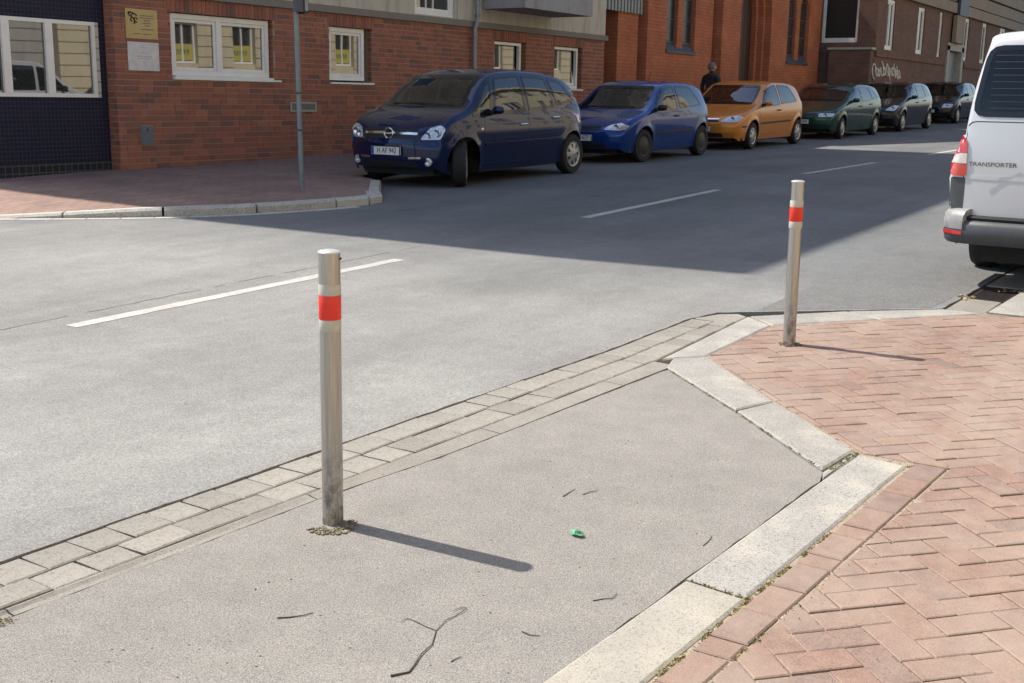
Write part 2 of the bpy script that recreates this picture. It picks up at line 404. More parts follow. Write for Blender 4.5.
MT['foil_w'] = flat('white_foil', (.50,.47,.40), .45, var=.12, sc=30)
MT['foil_r'] = flat('red_foil', (.72,.028,.012), .35, var=.06, sc=25)
MT['iron'] = flat('cast_iron', (.035,.028,.024), .6, .4, var=.2)
MT['twig'] = flat('twig', (.10,.085,.07), .9, var=.2)
MT['leaf'] = flat('dry_leaf', (.35,.25,.12), .8, var=.3)
MT['moss'] = flat('moss', (.46,.40,.19), .9, var=.35, sc=60)
MT['scrap'] = flat('green_scrap', (.09,.30,.16), .5)
MT['roof'] = flat('roof_tile', (.16,.06,.04), .8, var=.2, sc=3)

# ------------------------------------------------------------------ setting: road and near pavement
obj('ground', [(-400,-400,-.12),(500,-400,-.12),(500,500,-.12),(-400,500,-.12)], [(0,1,2,3)], MT['ground'])['kind'] = 'structure'
def sheet(name, poly, z, m, kind='structure', parent=None):
    p_ = poly if area2(poly) > 0 else poly[::-1]
    V_, _, F_, *_ = delaunay_2d_cdt([Vector(q) for q in p_], [(k, (k+1) % len(p_)) for k in range(len(p_))], [], 1, 1e-6)
    d = mesh_data(name, [(q[0], q[1], z) for q in V_], F_, m)
    o = link(bpy.data.objects.new(name, d), parent)
    if kind and parent is None: o['kind'] = kind
    return o
GE = lambda x: 3.141 - .045*(min(x, 5.6)-1.9)          # road edge of the gutter
ROADZ = .003
def wob(poly_a, poly_b, n, amp):
    out = []
    for i in range(n):
        t = i/n; out.append((poly_a[0]+(poly_b[0]-poly_a[0])*t + random.uniform(-amp, amp), poly_a[1]+(poly_b[1]-poly_a[1])*t + random.uniform(-amp, amp)))
    return out
edge = [(-60, GE(-60))] + [(-4, GE(-4))] + wob((0, GE(0)), (5.6, GE(5.6)), 80, .005) + wob((5.6, GE(5.6)), (6.55, 2.976), 14, .005) + wob((6.55, 2.976), (6.84, 2.905), 5, .006) + wob((6.84, 2.905), (7.83, 1.742), 22, .007) + wob((7.83, 1.735), (9.2, 1.70), 18, .006) + [(9.2, 1.70), (12, 1.62), (12, 1.3), (60, 1.2), (160, 1.3)]
road = sheet('road', edge + [(160, 60), (-60, 60)], ROADZ, MT['road'])
rv = MB(); zz = ROADZ
for a, b in zip(edge[1:-2], edge[2:-1]): rv.quad((a[0], a[1], zz), (a[0], a[1], -.1), (b[0], b[1], -.1), (b[0], b[1], zz))
rv.build('road_edge', MT['road'], road)
# older darker repair strip beside the parking bay, a trench repair and thin joints between asphalt lanes
ptch = [(7.06, 2.72), (7.83, 1.80), (9.1, 1.74), (16, 1.75), (16, 2.75), (9.6, 2.78), (8.2, 2.74)]
tag(sheet('road_repair_patch', ptch, ROADZ+.0012, MT['patch'], None, road), kind=None)
jm = MB()
def crack(pts, w, z=ROADZ+.0016, amp=.012, step=.12):
    P = []
    for a, b in zip(pts[:-1], pts[1:]):
        n = max(2, int(math.hypot(b[0]-a[0], b[1]-a[1])/step)); P += wob(a, b, n, amp)
    P.append(pts[-1])
    for a, b in zip(P[:-1], P[1:]):
        if random.random() < .12: continue
        d = Vector((b[0]-a[0], b[1]-a[1])); d.normalize(); n = Vector((-d.y, d.x))*w*random.uniform(.4, 1.2)*.5
        jm.quad((a[0]-n.x, a[1]-n.y, z), (b[0]-n.x, b[1]-n.y, z), (b[0]+n.x, b[1]+n.y, z), (a[0]+n.x, a[1]+n.y, z))
crack([(1.5, 6.12), (4.5, 6.2), (7.3, 6.3), (9, 6.36)], .012)
crack([(9, 6.36), (16, 6.55), (30, 6.6)], .012)
jm.build('road_crack', MT['crack'], road)['kind'] = 'stuff'
# centre line dashes
for a, b in (((4.18,5.92),(7.38,5.98)), ((10.88,6.22),(14.83,6.38)), ((18.3,6.39),(21.7,6.24)), ((24.8,6.05),(28.3,5.9)), ((31.6,5.8),(35.2,5.75)), ((38.5,5.7),(42,5.65)), ((-2.6,5.8),(.7,5.86))):
    d = Vector((b[0]-a[0], b[1]-a[1])).normalized(); n = Vector((-d.y, d.x))*.058
    K = 26; L1 = []; L2 = []
    for i in range(K+1):
        t = i/K; p = Vector(a).lerp(Vector(b), t); L1.append(tuple(p-n*random.uniform(.9, 1.06))); L2.append(tuple(p+n*random.uniform(.9, 1.06)))
    m_ = MB()
    for i in range(K): m_.quad((*L1[i], ROADZ+.0022), (*L1[i+1], ROADZ+.0022), (*L2[i+1], ROADZ+.0022), (*L2[i], ROADZ+.0022))
    m_.build('lane_marking', MT['line'], road)

# dirt bed below setts and stones, sand bed below the pavers
bed = sheet('kerb_bed', [(-8, 3.7), (6.5, 3.05), (7.0, 2.95), (8.05, 1.85), (16, 1.8), (16, 1.0), (7.8, 1.15), (6.6, 2.4), (5.6, 2.45), (4.75, 1.3), (4.7, .9), (4.3, .88), (-8, 1.5)], -.034, MT['dirt'])
apr_out = [(-7, 3.22), (0, 2.892), (1.679, 2.800), (2.89, 2.722), (3.5, 2.645), (4.864, 2.560), (5.325, 2.530), (4.79, 1.93), (4.20, 1.322), (4.09, 1.296), (2.99, 1.342), (1.5, 1.40), (-7, 1.76)]
a2 = []
for p, q in zip(apr_out, apr_out[1:] + apr_out[:1]): a2 += wob(p, q, max(1, int(math.hypot(q[0]-p[0], q[1]-p[1])/.06)) if -1 < p[0] and -1 < q[0] else 1, .004)
AZ = lambda y: -.009
apron = sheet('asphalt_pavement', a2, 0, MT['apron'])
for v in apron.data.vertices: v.co.z = AZ(v.co.y)
av = MB()
for a, b in zip(a2, a2[1:] + a2[:1]): av.quad((*a, AZ(a[1])), (*b, AZ(b[1])), (*b, -.1), (*a, -.1))
av.build('asphalt_edge', MT['apron'], apron)

# gutter of setts + edging kerb
gutter = empty('gutter', (0, 0, 0)); gutter['kind'] = 'structure'
def quadpoly(x0, x1, ya, yb, skew=.0):
    return [(x0+skew, yb(x0)), (x1+skew, yb(x1)), (x1, ya(x1)), (x0, ya(x0))]
def ccw(p): return p if area2(p) > 0 else p[::-1]
r1a = lambda x: GE(x)-.003; r1b = lambda x: GE(x)-.155
r2a = lambda x: GE(x)-.163; r2b = lambda x: GE(x)-.163-.145 if x < 1 else GE(x)-.163-.145+.012*math.sin(x)
def jit(poly, a): return [(p[0]+random.uniform(-a, a), p[1]+random.uniform(-a, a)) for p in poly]
def piece(name, poly, z0, z1, m, parent, inset=.006, drop=.004, tilt=.0):
    poly = ccw(poly); c = (sum(p[0] for p in poly)/len(poly), sum(p[1] for p in poly)/len(poly))
    b = MB().prism([(p[0]-c[0], p[1]-c[1]) for p in poly], z0, z1, inset, drop)
    o = b.build(name, m, parent, loc=(c[0], c[1], 0))
    o.rotation_euler = (random.uniform(-tilt, tilt), random.uniform(-tilt, tilt), 0)
    return o
for row, (ya, yb, off) in enumerate(((r1a, r1b, 0), (r2a, r2b, .07))):
    x = -2.0 + off; lim_ = (6.585, 5.35)
    while x < lim_[row]:
        w = random.choice((.157, .15, .165, .14, .16, .20)) if row == 0 else random.choice((.157, .17, .145, .21, .16))
        x1 = x + w
        p = quadpoly(x+.003, x1-.003, ya, yb, 0)
        p = [(q[0] - .35*(ya(x)-q[1])*0, q[1]) for q in p]
        lim = lim_[row]
        if x1 >= lim > x+.03: p = quadpoly(x+.003, lim-.003, ya, yb, 0)
        if x1 < lim or lim > x+.03: piece('sett', jit(p, .004), -.05, .0+random.uniform(-.003, .002), MT['sett'], gutter, .007, .004, .012)
        x = x1
# irregular setts that fill the wedge between gutter and corner stone
wedge = [(5.47, 2.66), (6.85, 2.71), (6.905, 2.79), (6.82, 2.895), (6.60, 2.962), (6.59, 2.815), (5.35, 2.818), (5.36, 2.675)]
for i in range(10):
    x0 = 5.36 + i*.160
    c_ = clip(wedge, [(x0+.004, 2.5), (x0+.161, 2.5), (x0+.161, 3.0), (x0+.004, 3.0)])
    if len(c_) > 2 and abs(area2(c_)) > .002: piece('sett', jit(c_, .002), -.05, random.uniform(-.003, .002), MT['sett'], gutter, .007, .005, .006)
# long edging kerbs with a face that leans down towards the pavement
kx = [-3.2, -2.2, -1.2, -.2, .85, 1.72, 2.88, 3.9, 4.9, 5.42]
kb = pchip([(-4, 3.07), (0, 2.897), (1.679, 2.805), (2.165, 2.773), (2.89, 2.728), (3.5, 2.652), (4.864, 2.567), (5.5, 2.527)])
for x0, x1 in zip(kx[:-1], kx[1:]):
    vs = []; fs = []; n = 6
    for i in range(n+1):
        x = x0+.003+(x1-x0-.006)*i/n; yo = r2b(x)-.006; yi = kb(x); t = max(0, min(1, (5.2-x)/3)); dz = .004+.006*t
        top = [(x, yo, -.05), (x, yo, -.004), (x, yo-.012, .0), (x, yi+.02, -dz*.75), (x, yi, -dz), (x, yi, -.06)]
        vs += top
    for i in range(n):
        for k in range(5): fs.append((i*6+k, (i+1)*6+k, (i+1)*6+k+1, i*6+k+1))
    fs += [tuple(range(6)), tuple(n*6+k for k in range(6))[::-1]]
    obj('edging_kerb', vs, [f[::-1] for f in fs], MT['edging'], gutter)

# granite border stones
border = empty('granite_border', (0, 0, 0)); border['kind'] = 'structure'
def stone(poly, m='granite', z=.001, tilt=.003): return piece('granite_stone', poly, -.06, z, MT[m], border, .010, .006, tilt)
stone([(5.352,2.547),(4.802,1.930),(5.036,1.838),(5.685,2.462),(5.54,2.60)])
stone([(4.790,1.916),(4.222,1.327),(4.526,1.297),(5.028,1.828)])
stone([(5.465,2.645),(5.555,2.605),(5.70,2.478),(6.665,2.482),(6.845,2.700)])
stone([(6.690,2.478),(7.25,1.985),(7.39,2.235),(6.865,2.695)])
stone([(7.258,1.978),(7.845,1.462),(7.835,1.735),(7.398,2.228)])
stone([(4.108,1.284),(4.482,1.262),(4.437,1.066),(2.976,1.130),(2.998,1.334)])
stone([(4.206,1.320),(4.118,1.291),(4.486,1.269),(4.524,1.290)], 'granite', -.004)
stone([(2.986,1.330),(2.962,1.128),(2.02,1.172),(2.04,1.378)], 'granite_y', .002)
stone([(2.03,1.378),(2.01,1.174),(1.02,1.218),(1.04,1.424)])
stone([(1.03,1.424),(1.01,1.22),(-.2,1.27),(-.18,1.48)])
stone([(-.19,1.48),(-.21,1.27),(-1.4,1.32),(-1.38,1.53)], 'granite_y')
for i in range(6):       # kerb beside the parking bay, slightly raised
    x0 = 7.862+1.0*i; ya = lambda x: 1.455-.045*(x-7.87); yb = lambda x: 1.235-.045*(x-7.85)
    p = [(x0+.004, ya(x0)), (x0+.004, yb(x0)), (x0+.996, yb(x0+1)), (x0+.996, ya(x0+1))]
    stone(p, 'granite', .012 if i == 0 else .03)
# bay gutter slab + drain
gs = MB().prism(ccw([(7.86,1.722),(8.36,1.712),(8.34,1.462),(7.885,1.468)]), -.06, -.003, .006, .004)
gs.build('gutter_slab', MT['sett'], gutter)
for i in range(6): MB().prism(ccw([(8.99+.5*i,1.695-.012*i),(9.48+.5*i,1.683-.012*i),(9.48+.5*i,1.40),(8.99+.5*i,1.42)]), -.06, -.003, .006, .004).build('gutter_slab', MT['sett'], gutter)
dr = empty('drain_grate', (8.66, 1.565, -.01)); tag(dr, 'rusty iron drain grate in the gutter behind the silver van', 'drain')
fr = MB(); fr.box((-.29,-.13,-.04),(.29,-.105,.004)).box((-.29,.105,-.04),(.29,.13,.004)).box((-.29,-.105,-.04),(-.265,.105,.004)).box((.265,-.105,-.04),(.29,.105,.004)); fr.build('frame', MT['iron'], dr)
for i in range(12): MB().box((-.25+.043*i,-.105,-.03),(-.228+.043*i,.105,.002)).build('grate_bar', MT['iron'], dr)
lf = MB()
for i in range(40):
    cx, cy = random.uniform(.05, .34), random.uniform(-.19, .0)
    if i > 24: cx, cy = random.uniform(-.42, -.22), random.uniform(.08, .2)
    a = random.uniform(0, 6.28); r_ = random.uniform(.008, .022)
    lf.quad((cx+r_*math.cos(a), cy+r_*math.sin(a), random.uniform(.006,.02)), (cx-.5*r_*math.sin(a), cy+.5*r_*math.cos(a), .012), (cx-r_*math.cos(a), cy-r_*math.sin(a), random.uniform(.006,.02)), (cx+.5*r_*math.sin(a), cy-.5*r_*math.cos(a), .006))
lo = lf.build('fallen_leaves', MT['leaf'], None, loc=(8.66, 1.565, -.004)); tag(lo, 'dry leaves gathered around the iron drain grate', 'leaves', kind='stuff')

# brick paving: header row and 45 degree herringbone
pav = sheet('pavement', [(-30,-6.2),(-30,2.6),(-8,1.6),(2.0,1.22),(4.38,1.15),(4.47,1.28),(5.0,1.88),(5.62,2.5),(6.68,2.55),(7.88,1.5),(7.9,1.3),(14,1.05),(60,.9),(60,-6.2)], -.006, MT['sand'])
hl = lambda x: 1.052-.0441*(x-4.437); hh = lambda x: .922-.0519*(x-4.5)
x = 4.50
while x > -1:
    w = random.choice((.2,.2,.2,.1)); p = [(x-.003, hl(x)-.003), (x-w+.003, hl(x-w)-.003), (x-w+.003, hh(x-w)+.003), (x-.003, hh(x)+.003)]
    piece('paving_brick', jit(p, .002), -.05, random.uniform(-.002,.002), MT['paver'], pav, .005, .004, .008); x -= w
region = [(-3, 1.31), (2.646, 1.014), (4.503, .914), (4.507, 1.250), (5.045, 1.826), (5.70, 2.466), (6.672, 2.47), (7.85, 1.452), (7.86, 1.225), (13.5, .98), (13.5, -3), (-3, -3)]
A, B = .206, .103; ang = R(-43.5); ca, sa = math.cos(ang), math.sin(ang); ox, oy = 4.51, .915
cand = []
def hb(u, v, du, dv):
    g = .0018 if random.random() < .6 else .0034
    q = [(u+g, v+g), (u+du-g, v+g), (u+du-g, v+dv-g), (u+g, v+dv-g)]
    return [(ox + a*ca - b*sa, oy + a*sa + b*ca) for a, b in q]
for i in range(-70, 110):
    for j in range(-36, 40):
        # herringbone: pairs on a diagonal lattice
        u = i*B + j*2*B; v = i*B - j*2*B
        for (du, dv, uu, vv) in ((A, B, u, v), (B, A, u + A - 0.0, v + 0.0 - B)):
            q = hb(uu, vv, du, dv); cx = sum(p[0] for p in q)/4; cy = sum(p[1] for p in q)/4
            if not (.2 < cx < 11.5 and -2.6 < cy < 2.6): continue
            c_ = clip(region, ccw(q))
            if len(c_) < 3 or abs(area2(c_)) < .0012: continue
            full = abs(area2(c_)) > .995*abs(area2(q))
            cand.append((px_area(c_), full, (uu, vv, du, dv), c_, (cx, cy)))
cand.sort(key=lambda t: -t[0])
hw, hv = A/2-.0022, B/2-.0022
pm = mesh_data('paving_brick', *(lambda b: (b.v, b.f))(MB().prism([(-hw,-hv),(hw,-hv),(hw,hv),(-hw,hv)], -.05, 0, .004, .0025)), MT['paver'])
rest = MB()
nsep = 0
for (a, full, (uu, vv, du, dv), c_, (cx, cy)) in cand:
    z = random.uniform(-.0025, .0025)
    if a > 0 and nsep < 276:
        nsep += 1
        if full:
            o = link(bpy.data.objects.new('paving_brick', pm), pav); o.location = (cx, cy, z)
            o.rotation_euler = (random.uniform(-.007,.007), random.uniform(-.007,.007), ang + (0 if du > dv else math.pi/2) + random.uniform(-.006,.006))
        else: piece('paving_brick', c_, -.05, z, MT['paver'], pav, .004, .003, .004)
    else: rest.prism(ccw(c_), -.05, z, .005, .0035)
rest.build('paving_brick_field', MT['paver'], pav)['kind'] = 'stuff'

# ------------------------------------------------------------------ far pavement
def loft(name, A_, B_, m, parent=None, n=1):
    vs = []; fs = []
    for a, b in zip(A_, B_):
        for k in range(n+1):
            t = k/n; vs.append(tuple(a[i]+(b[i]-a[i])*t for i in range(3)))
    for i in range(len(A_)-1):
        for k in range(n):
            q = i*(n+1)+k; fs.append((q, q+n+1, q+n+2, q+1))
    return obj(name, vs, fs, m, parent)
kerb_o = [(5.6, 40, .02), (5.75, 14, .02), (6.3, 12.3, .02), (7.11, 11.10, .02), (7.5, 10.62, .05), (8.02, 10.05, .085), (8.34, 9.77, .09), (8.82, 9.44, .09), (9.53, 9.15, .09), (10.0, 9.02, .09), (10.48, 8.93, .09)]
def off_in(k, i, d):
    a = Vector(k[max(i-1, 0)][:2]); b = Vector(k[min(i+1, len(k)-1)][:2]); t = (b-a).normalized(); n = Vector((-t.y, t.x))
    return (k[i][0]+n.x*d, k[i][1]+n.y*d, k[i][2])
kerb_i = [off_in(kerb_o, i, .16) for i in range(len(kerb_o))]
wall_l = [(8.48, 40, .16), (8.48, 16, .16), (8.48, 14.6, .16), (8.48, 13.9, .16), (8.5, 13.74, .165), (9.0, 13.74, .17), (9.5, 13.74, .175), (10.0, 13.74, .18), (10.46, 13.70, .18), (10.7, 13.7, .18), (11.2, 13.7, .18)]
farpav = loft('pavement', kerb_i, wall_l, MT['paver_far'], None, 4); farpav['kind'] = 'structure'
bayk = [(10.74, 9.05, .09), (11.10, 9.29, .09), (11.50, 9.62, .09), (12.22, 10.20, .1), (12.66, 10.95, .1), (14.2, 11.45, .1), (24, 11.5, .1), (38, 11.0, .1), (38.8, 10.9, .1)]
wl2 = [(11.35, 13.7, .18), (11.6, 13.7, .18), (12.0, 13.7, .18), (12.5, 13.7, .18), (13.0, 13.7, .18), (14.5, 13.7, .19), (24, 13.9, .2), (38, 13.9, .2), (39.2, 13.9, .2)]
loft('paving_strip', [kerb_i[-1]] + bayk, [wall_l[-1]] + wl2, MT['paver_far'], farpav, 4)
loft('paving_strip', [(38.8, 10.9, .1), (120, 10.6, .1)], [(38.9, 13.9, .2), (120, 11.9, .2)], MT['paver_far'], farpav)
# kerb stones along the corner, with joints
def kerb_stone(pts_o, pts_i):
    vs = []; fs = []; n = len(pts_o)
    for o_, i_ in zip(pts_o, pts_i):
        z = o_[2]+.012; ox_, oy_ = o_[0], o_[1]; ix, iy = i_[0], i_[1]
        vs += [(ox_, oy_, -.05), (ox_, oy_, max(.0, z-.025)), (ox_+(ix-ox_)*.18, oy_+(iy-oy_)*.18, z), (ix, iy, z), (ix, iy, -.05)]
    for i in range(n-1):
        for k in range(4): fs.append((i*5+k, (i+1)*5+k, (i+1)*5+k+1, i*5+k+1))
    fs += [tuple(range(5)), tuple((n-1)*5+k for k in range(5))[::-1]]
    o = obj('kerb_stone', vs, [f[::-1] for f in fs], MT['kerb_far'], farpav)
def resample(pl, step):
    out = []; acc = 0
    for a, b in zip(pl[:-1], pl[1:]):
        L = math.hypot(b[0]-a[0], b[1]-a[1]); n = max(1, int(L/step))
        for i in range(n): out.append(tuple(a[k]+(b[k]-a[k])*i/n for k in range(3)))
    out.append(pl[-1]); return out
ks = resample(kerb_o[2:], .08); ki = [off_in(ks, i, .165) for i in range(len(ks))]
cuts = [0]; acc = 0
for i in range(1, len(ks)):
    acc += math.hypot(ks[i][0]-ks[i-1][0], ks[i][1]-ks[i-1][1])
    if acc > .98: cuts.append(i); acc = 0
cuts.append(len(ks)-1)
for a, b in zip(cuts[:-1], cuts[1:]):
    if b-a < 2: continue
    po = ks[a:b+1]; pi = ki[a:b+1]
    d = .012
    sh = lambda p, q: tuple(p[k]+(q[k]-p[k])*min(.45, d/max(1e-4, math.hypot(q[0]-p[0], q[1]-p[1]))) for k in range(3))
    po = [sh(po[0], po[1])] + po[1:-1] + [sh(po[-1], po[-2])]; pi = [sh(pi[0], pi[1])] + pi[1:-1] + [sh(pi[-1], pi[-2])]
    kerb_stone(po, pi)
b2 = [(10.5, 8.935, .09), (10.78, 8.985, .09), (11.10, 9.27, .09)]
kerb_stone(b2, [(10.50, 9.10, .09), (10.68, 9.14, .09), (10.98, 9.42, .09)])
for a, b in list(zip(bayk[1:-1], bayk[2:]))[:2] + list(zip(bayk[1:-1], bayk[2:]))[4:]:
    n = max(1, round(math.hypot(b[0]-a[0], b[1]-a[1])/1.0))
    for i in range(n):
        p = [tuple(a[k]+(b[k]-a[k])*(i+t)/n for k in range(3)) for t in (.01, .99)]
        d = Vector((b[0]-a[0], b[1]-a[1])).normalized(); nn = Vector((-d.y, d.x))*.14
        kerb_stone(p, [(q[0]+nn.x, q[1]+nn.y, q[2]) for q in p])
# strip of pale gutter stones below the kerb
go_ = [off_in(ks, i, -.14) for i in range(len(ks))]
gi_ = [off_in(ks, i, -.004) for i in range(len(ks))]
gstep = 4
for i in range(0, len(ks)-gstep, gstep):
    m_ = MB()
    P = [(go_[i][0], go_[i][1]), (go_[i+gstep][0], go_[i+gstep][1]), (gi_[i+gstep][0], gi_[i+gstep][1]), (gi_[i][0], gi_[i][1])]
    m_.prism(ccw(inset_poly(ccw(P), .004)), 0, ROADZ+.006, .004, .002); m_.build('gutter_stone', MT['kerb_far'], farpav)

# ------------------------------------------------------------------ buildings on the far side
TILT = R(1.03)
def building(name, loc, label, cat='building'):
    e = empty(name, loc); e.rotation_euler = (0, TILT, 0); return tag(e, label, cat)
def frame_rect(m_, u0, u1, w0, w1, t, y0, y1):
    m_.box((u0, y0, w0), (u1, y1, w0+t)).box((u0, y0, w1-t), (u1, y1, w1)).box((u0, y0, w0+t), (u0+t, y1, w1-t)).box((u1-t, y0, w0+t), (u1, y1, w1-t))
def window(parent, u0, u1, w0, w1, y=.11, mull=(), t=.06, sill=None, glassm='glass', fm='frame', sash=True):
    m_ = MB(); frame_rect(m_, u0, u1, w0, w1, t, y-.035, y+.04)
    edges = [u0] + list(mull) + [u1]
    for q in mull: m_.box((q-.04, y-.04, w0+t), (q+.04, y+.04, w1-t))
    for i, (a, b) in enumerate(zip(edges[:-1], edges[1:])):
        a_ = a+(t if i == 0 else .04); b_ = b-(t if i == len(edges)-2 else .04)
        if sash: frame_rect(m_, a_+.002, b_-.002, w0+t+.002, w1-t-.002, .045, y-.015, y+.03)
    win = m_.build('window', MT[fm], parent)
    for i, (a, b) in enumerate(zip(edges[:-1], edges[1:])):
        a_ = a+(t if i == 0 else .04); b_ = b-(t if i == len(edges)-2 else .04); s_ = .04 if sash else 0
        MB().box((a_+s_, y+.005, w0+t+s_), (b_-s_, y+.02, w1-t-s_)).build('pane', MT[glassm], win)
    if sill:
        MB().box((u0-sill[0], -sill[2], w0-sill[1]), (u1+sill[0], y-.03, w0-.003)).build('sill', MT[fm], win)
    return win
Yw = 13.56
cb = building('corner_building', (11.0, Yw, .18), 'corner building with red brick ground floor, navy tiled bay and cream plaster above')
# openings (u0,u1,w0,w1)
OPEN = [(.56, 2.62, 1.29, 2.215), (3.92, 5.03, 1.29, 2.215), (8.84, 10.05, 1.29, 2.215), (11.18, 12.42, 1.29, 2.215)]
U0, U1, WT = -.42, 13.42, 2.415
bw_ = MB()
def backing(m_, y0, y1, u0, u1, w0, w1, holes):
    us = sorted(set([u0, u1] + [h[k] for h in holes for k in (0, 1)])); ws = sorted(set([w0, w1] + [h[k] for h in holes for k in (2, 3)]))
    for a, b in zip(us[:-1], us[1:]):
        for c, d in zip(ws[:-1], ws[1:]):
            if any(h[0]-1e-6 <= a and b <= h[1]+1e-6 and h[2]-1e-6 <= c and d <= h[3]+1e-6 for h in holes): continue
            m_.box((a, y0, c), (b, y1, d))
backing(bw_, 0, .22, U0, U1, -.6, WT, OPEN)
wall = bw_.build('brick_wall', MT['mortar'], cb)
bl = []
BH, BP = .0715, .0833
def add_brick(u0, u1, w0, w1):
    # cut at openings
    for h in OPEN:
        if u1 > h[0] and u0 < h[1] and w1 > h[2]+.004 and w0 < h[3]-.004:
            if u0 < h[0]-.03: add_brick(u0, h[0]-.002, w0, w1)
            if u1 > h[1]+.03: add_brick(h[1]+.002, u1, w0, w1)
            return
    if u1-u0 > .02: bl.append((u0, u1, w0, w1))
row = 0; w = -.25
while w + BH < WT - .001:
    u = U0 + .002 - random.choice((0, .06, .125)); 
    while u < U1:
        L = .24 if random.random() < .68 else .115
        if random.random() < .02: L = .18
        a, b = max(u, U0), min(u+L, U1)
        lint = [h for h in OPEN if w > h[3]-.01 and b > h[0]-.06 and a < h[1]+.06]
        if not lint:
            if b-a > .03: add_brick(a, b, w, w+BH)
        else:
            h = lint[0]
            if a < h[0]-.09: add_brick(a, h[0]-.062, w, w+BH)
            if b > h[1]+.09: add_brick(h[1]+.062, b, w, w+BH)
        u += L + .0105
    row += 1; w += BP
for h in OPEN:          # soldier course lintels
    u = h[0]-.055
    while u < h[1]+.04: bl.append((u, u+.0715, h[3]+.002, WT-.006)); u += .0815
def lproj(u, w_): return (u*math.cos(TILT)+w_*math.sin(TILT)+11.0, Yw, -u*math.sin(TILT)+w_*math.cos(TILT)+.18)
bl.sort(key=lambda q: (lproj(q[0], q[2])[0] - 0)**2 + (0 if q[2] > -.02 else 1e4) - 60*(q[1]-q[0]))
bmeshes = {}
jb = MB()
for k, (u0, u1, w0, w1) in enumerate(bl):
    d = random.uniform(-.0015, .0025)
    if k < 292:
        key = (round(u1-u0, 3), round(w1-w0, 3))
        if key not in bmeshes:
            lx, lz = key; bmeshes[key] = mesh_data('brick', *(lambda b: (b.v, b.f))(MB().box((0, -.007, 0), (lx, .01, lz))), MT['brick'])
        o = link(bpy.data.objects.new('brick', bmeshes[key]), wall); o.location = (u0, -d, w0)
    else: jb.box((u0, -.007-d, w0), (u1, .01, w1))
w = -.25; side = 0     # short return of the wall at its left end
while w < WT-.05:
    side += 1
    if side % 2: jb.box((U0-.007, .004, w), (U0+.01, .115, w+BH)); jb.box((U0-.007, .126, w), (U0+.01, .19, w+BH))
    else: jb.box((U0-.007, .004, w), (U0+.01, .06, w+BH)); jb.box((U0-.007, .071, w), (U0+.01, .186, w+BH))
    w += BP
for h in OPEN:          # window reveals on the right jamb
    w = -.25
    while w < h[3]-.02:
        if w > h[2]-.01: jb.box((h[1]-.007, .012, w), (h[1]+.01, .1, w+BH))
        w += BP
jb.build('brick_field', MT['brick'], wall)['kind'] = 'stuff'
# windows
def lowered(win): return win
window(cb, .60, 2.575, 1.325, 2.20, .10, (1.53,), .07, (.0, .045, .04)); MB().box((.57, -.045, 1.262), (2.74, .07, 1.292)).build('window_sill', MT['frame'], cb)
window(cb, 3.94, 4.885, 1.325, 2.20, .10, (), .07); MB().box((3.93, -.045, 1.262), (5.04, .07, 1.292)).build('window_sill', MT['frame'], cb)
def tilted(u0, u1):
    m_ = MB(); frame_rect(m_, u0, u1, 1.30, 2.20, .06, .06, .13); win = m_.build('window', MT['frame'], cb)
    s_ = MB(); frame_rect(s_, 0, (u1-u0)-.13, 0, .76, .06, -.02, .03)
    so_ = s_.build('sash', MT['frame'], win); so_.location = (u0+.065, .11, 1.365); so_.rotation_euler = (R(-13), 0, 0)
    MB().box((u0+.125, .135, 1.40), (u1-.125, .145, 2.12)).build('pane', MT['glass'], win)
    g = MB().box((u0+.07, .40, 1.3), (u1-.07, .42, 2.2)).build('curtain', MT['enamel'], win)
    MB().box((u0-.01, -.045, 1.262), (u1+.12, .05, 1.292)).build('window_sill', MT['frame'], cb)
tilted(8.86, 9.93); tilted(11.20, 12.30)
# ledge and plaster storeys
MB().box((-.52, -.06, 2.42), (13.5, .2, 2.535)).build('ledge', MT['stone'], cb)
UPO = [(6.22, 7.46, 2.56, 4.1), (1.2, 2.6, 3.6, 5.1), (3.6, 5.0, 3.6, 5.1)]
up_ = MB(); backing(up_, -.02, .3, -.5, 13.42, 2.54, 13.0, UPO); up_.build('plaster_wall', MT['plaster'], cb)
for h in UPO: window(cb, h[0]+.004, h[1]-.004, h[2]+.004, h[3]-.004, .06, (), .08)
MB().box((7.52, -.05, 2.54), (7.82, -.022, 4.5)).build('pilaster_strip', MT['plaster'], cb)
dp = MB(); dp.tube([(8.02, -.10, -.15), (8.02, -.10, 2.40), (8.06, -.13, 2.56), (8.06, -.13, 13)], .042, 10); p_ = dp.build('downpipe', MT['metal_grey'], cb, True)
for z_ in (.5, 2.2, 2.62): MB().lathe([(.044, 0), (.056, .004), (.056, .05), (.044, .054)], 14, c=(8.02 if z_ < 2.5 else 8.06, -.10 if z_ < 2.5 else -.13, z_)).build('pipe_clamp', MT['galv'], p_, True)
# oriel
MB().box((8.36, -1.04, 2.79), (11.0, -.023, 5.6)).build('oriel', MT['plaster_blue'], cb)
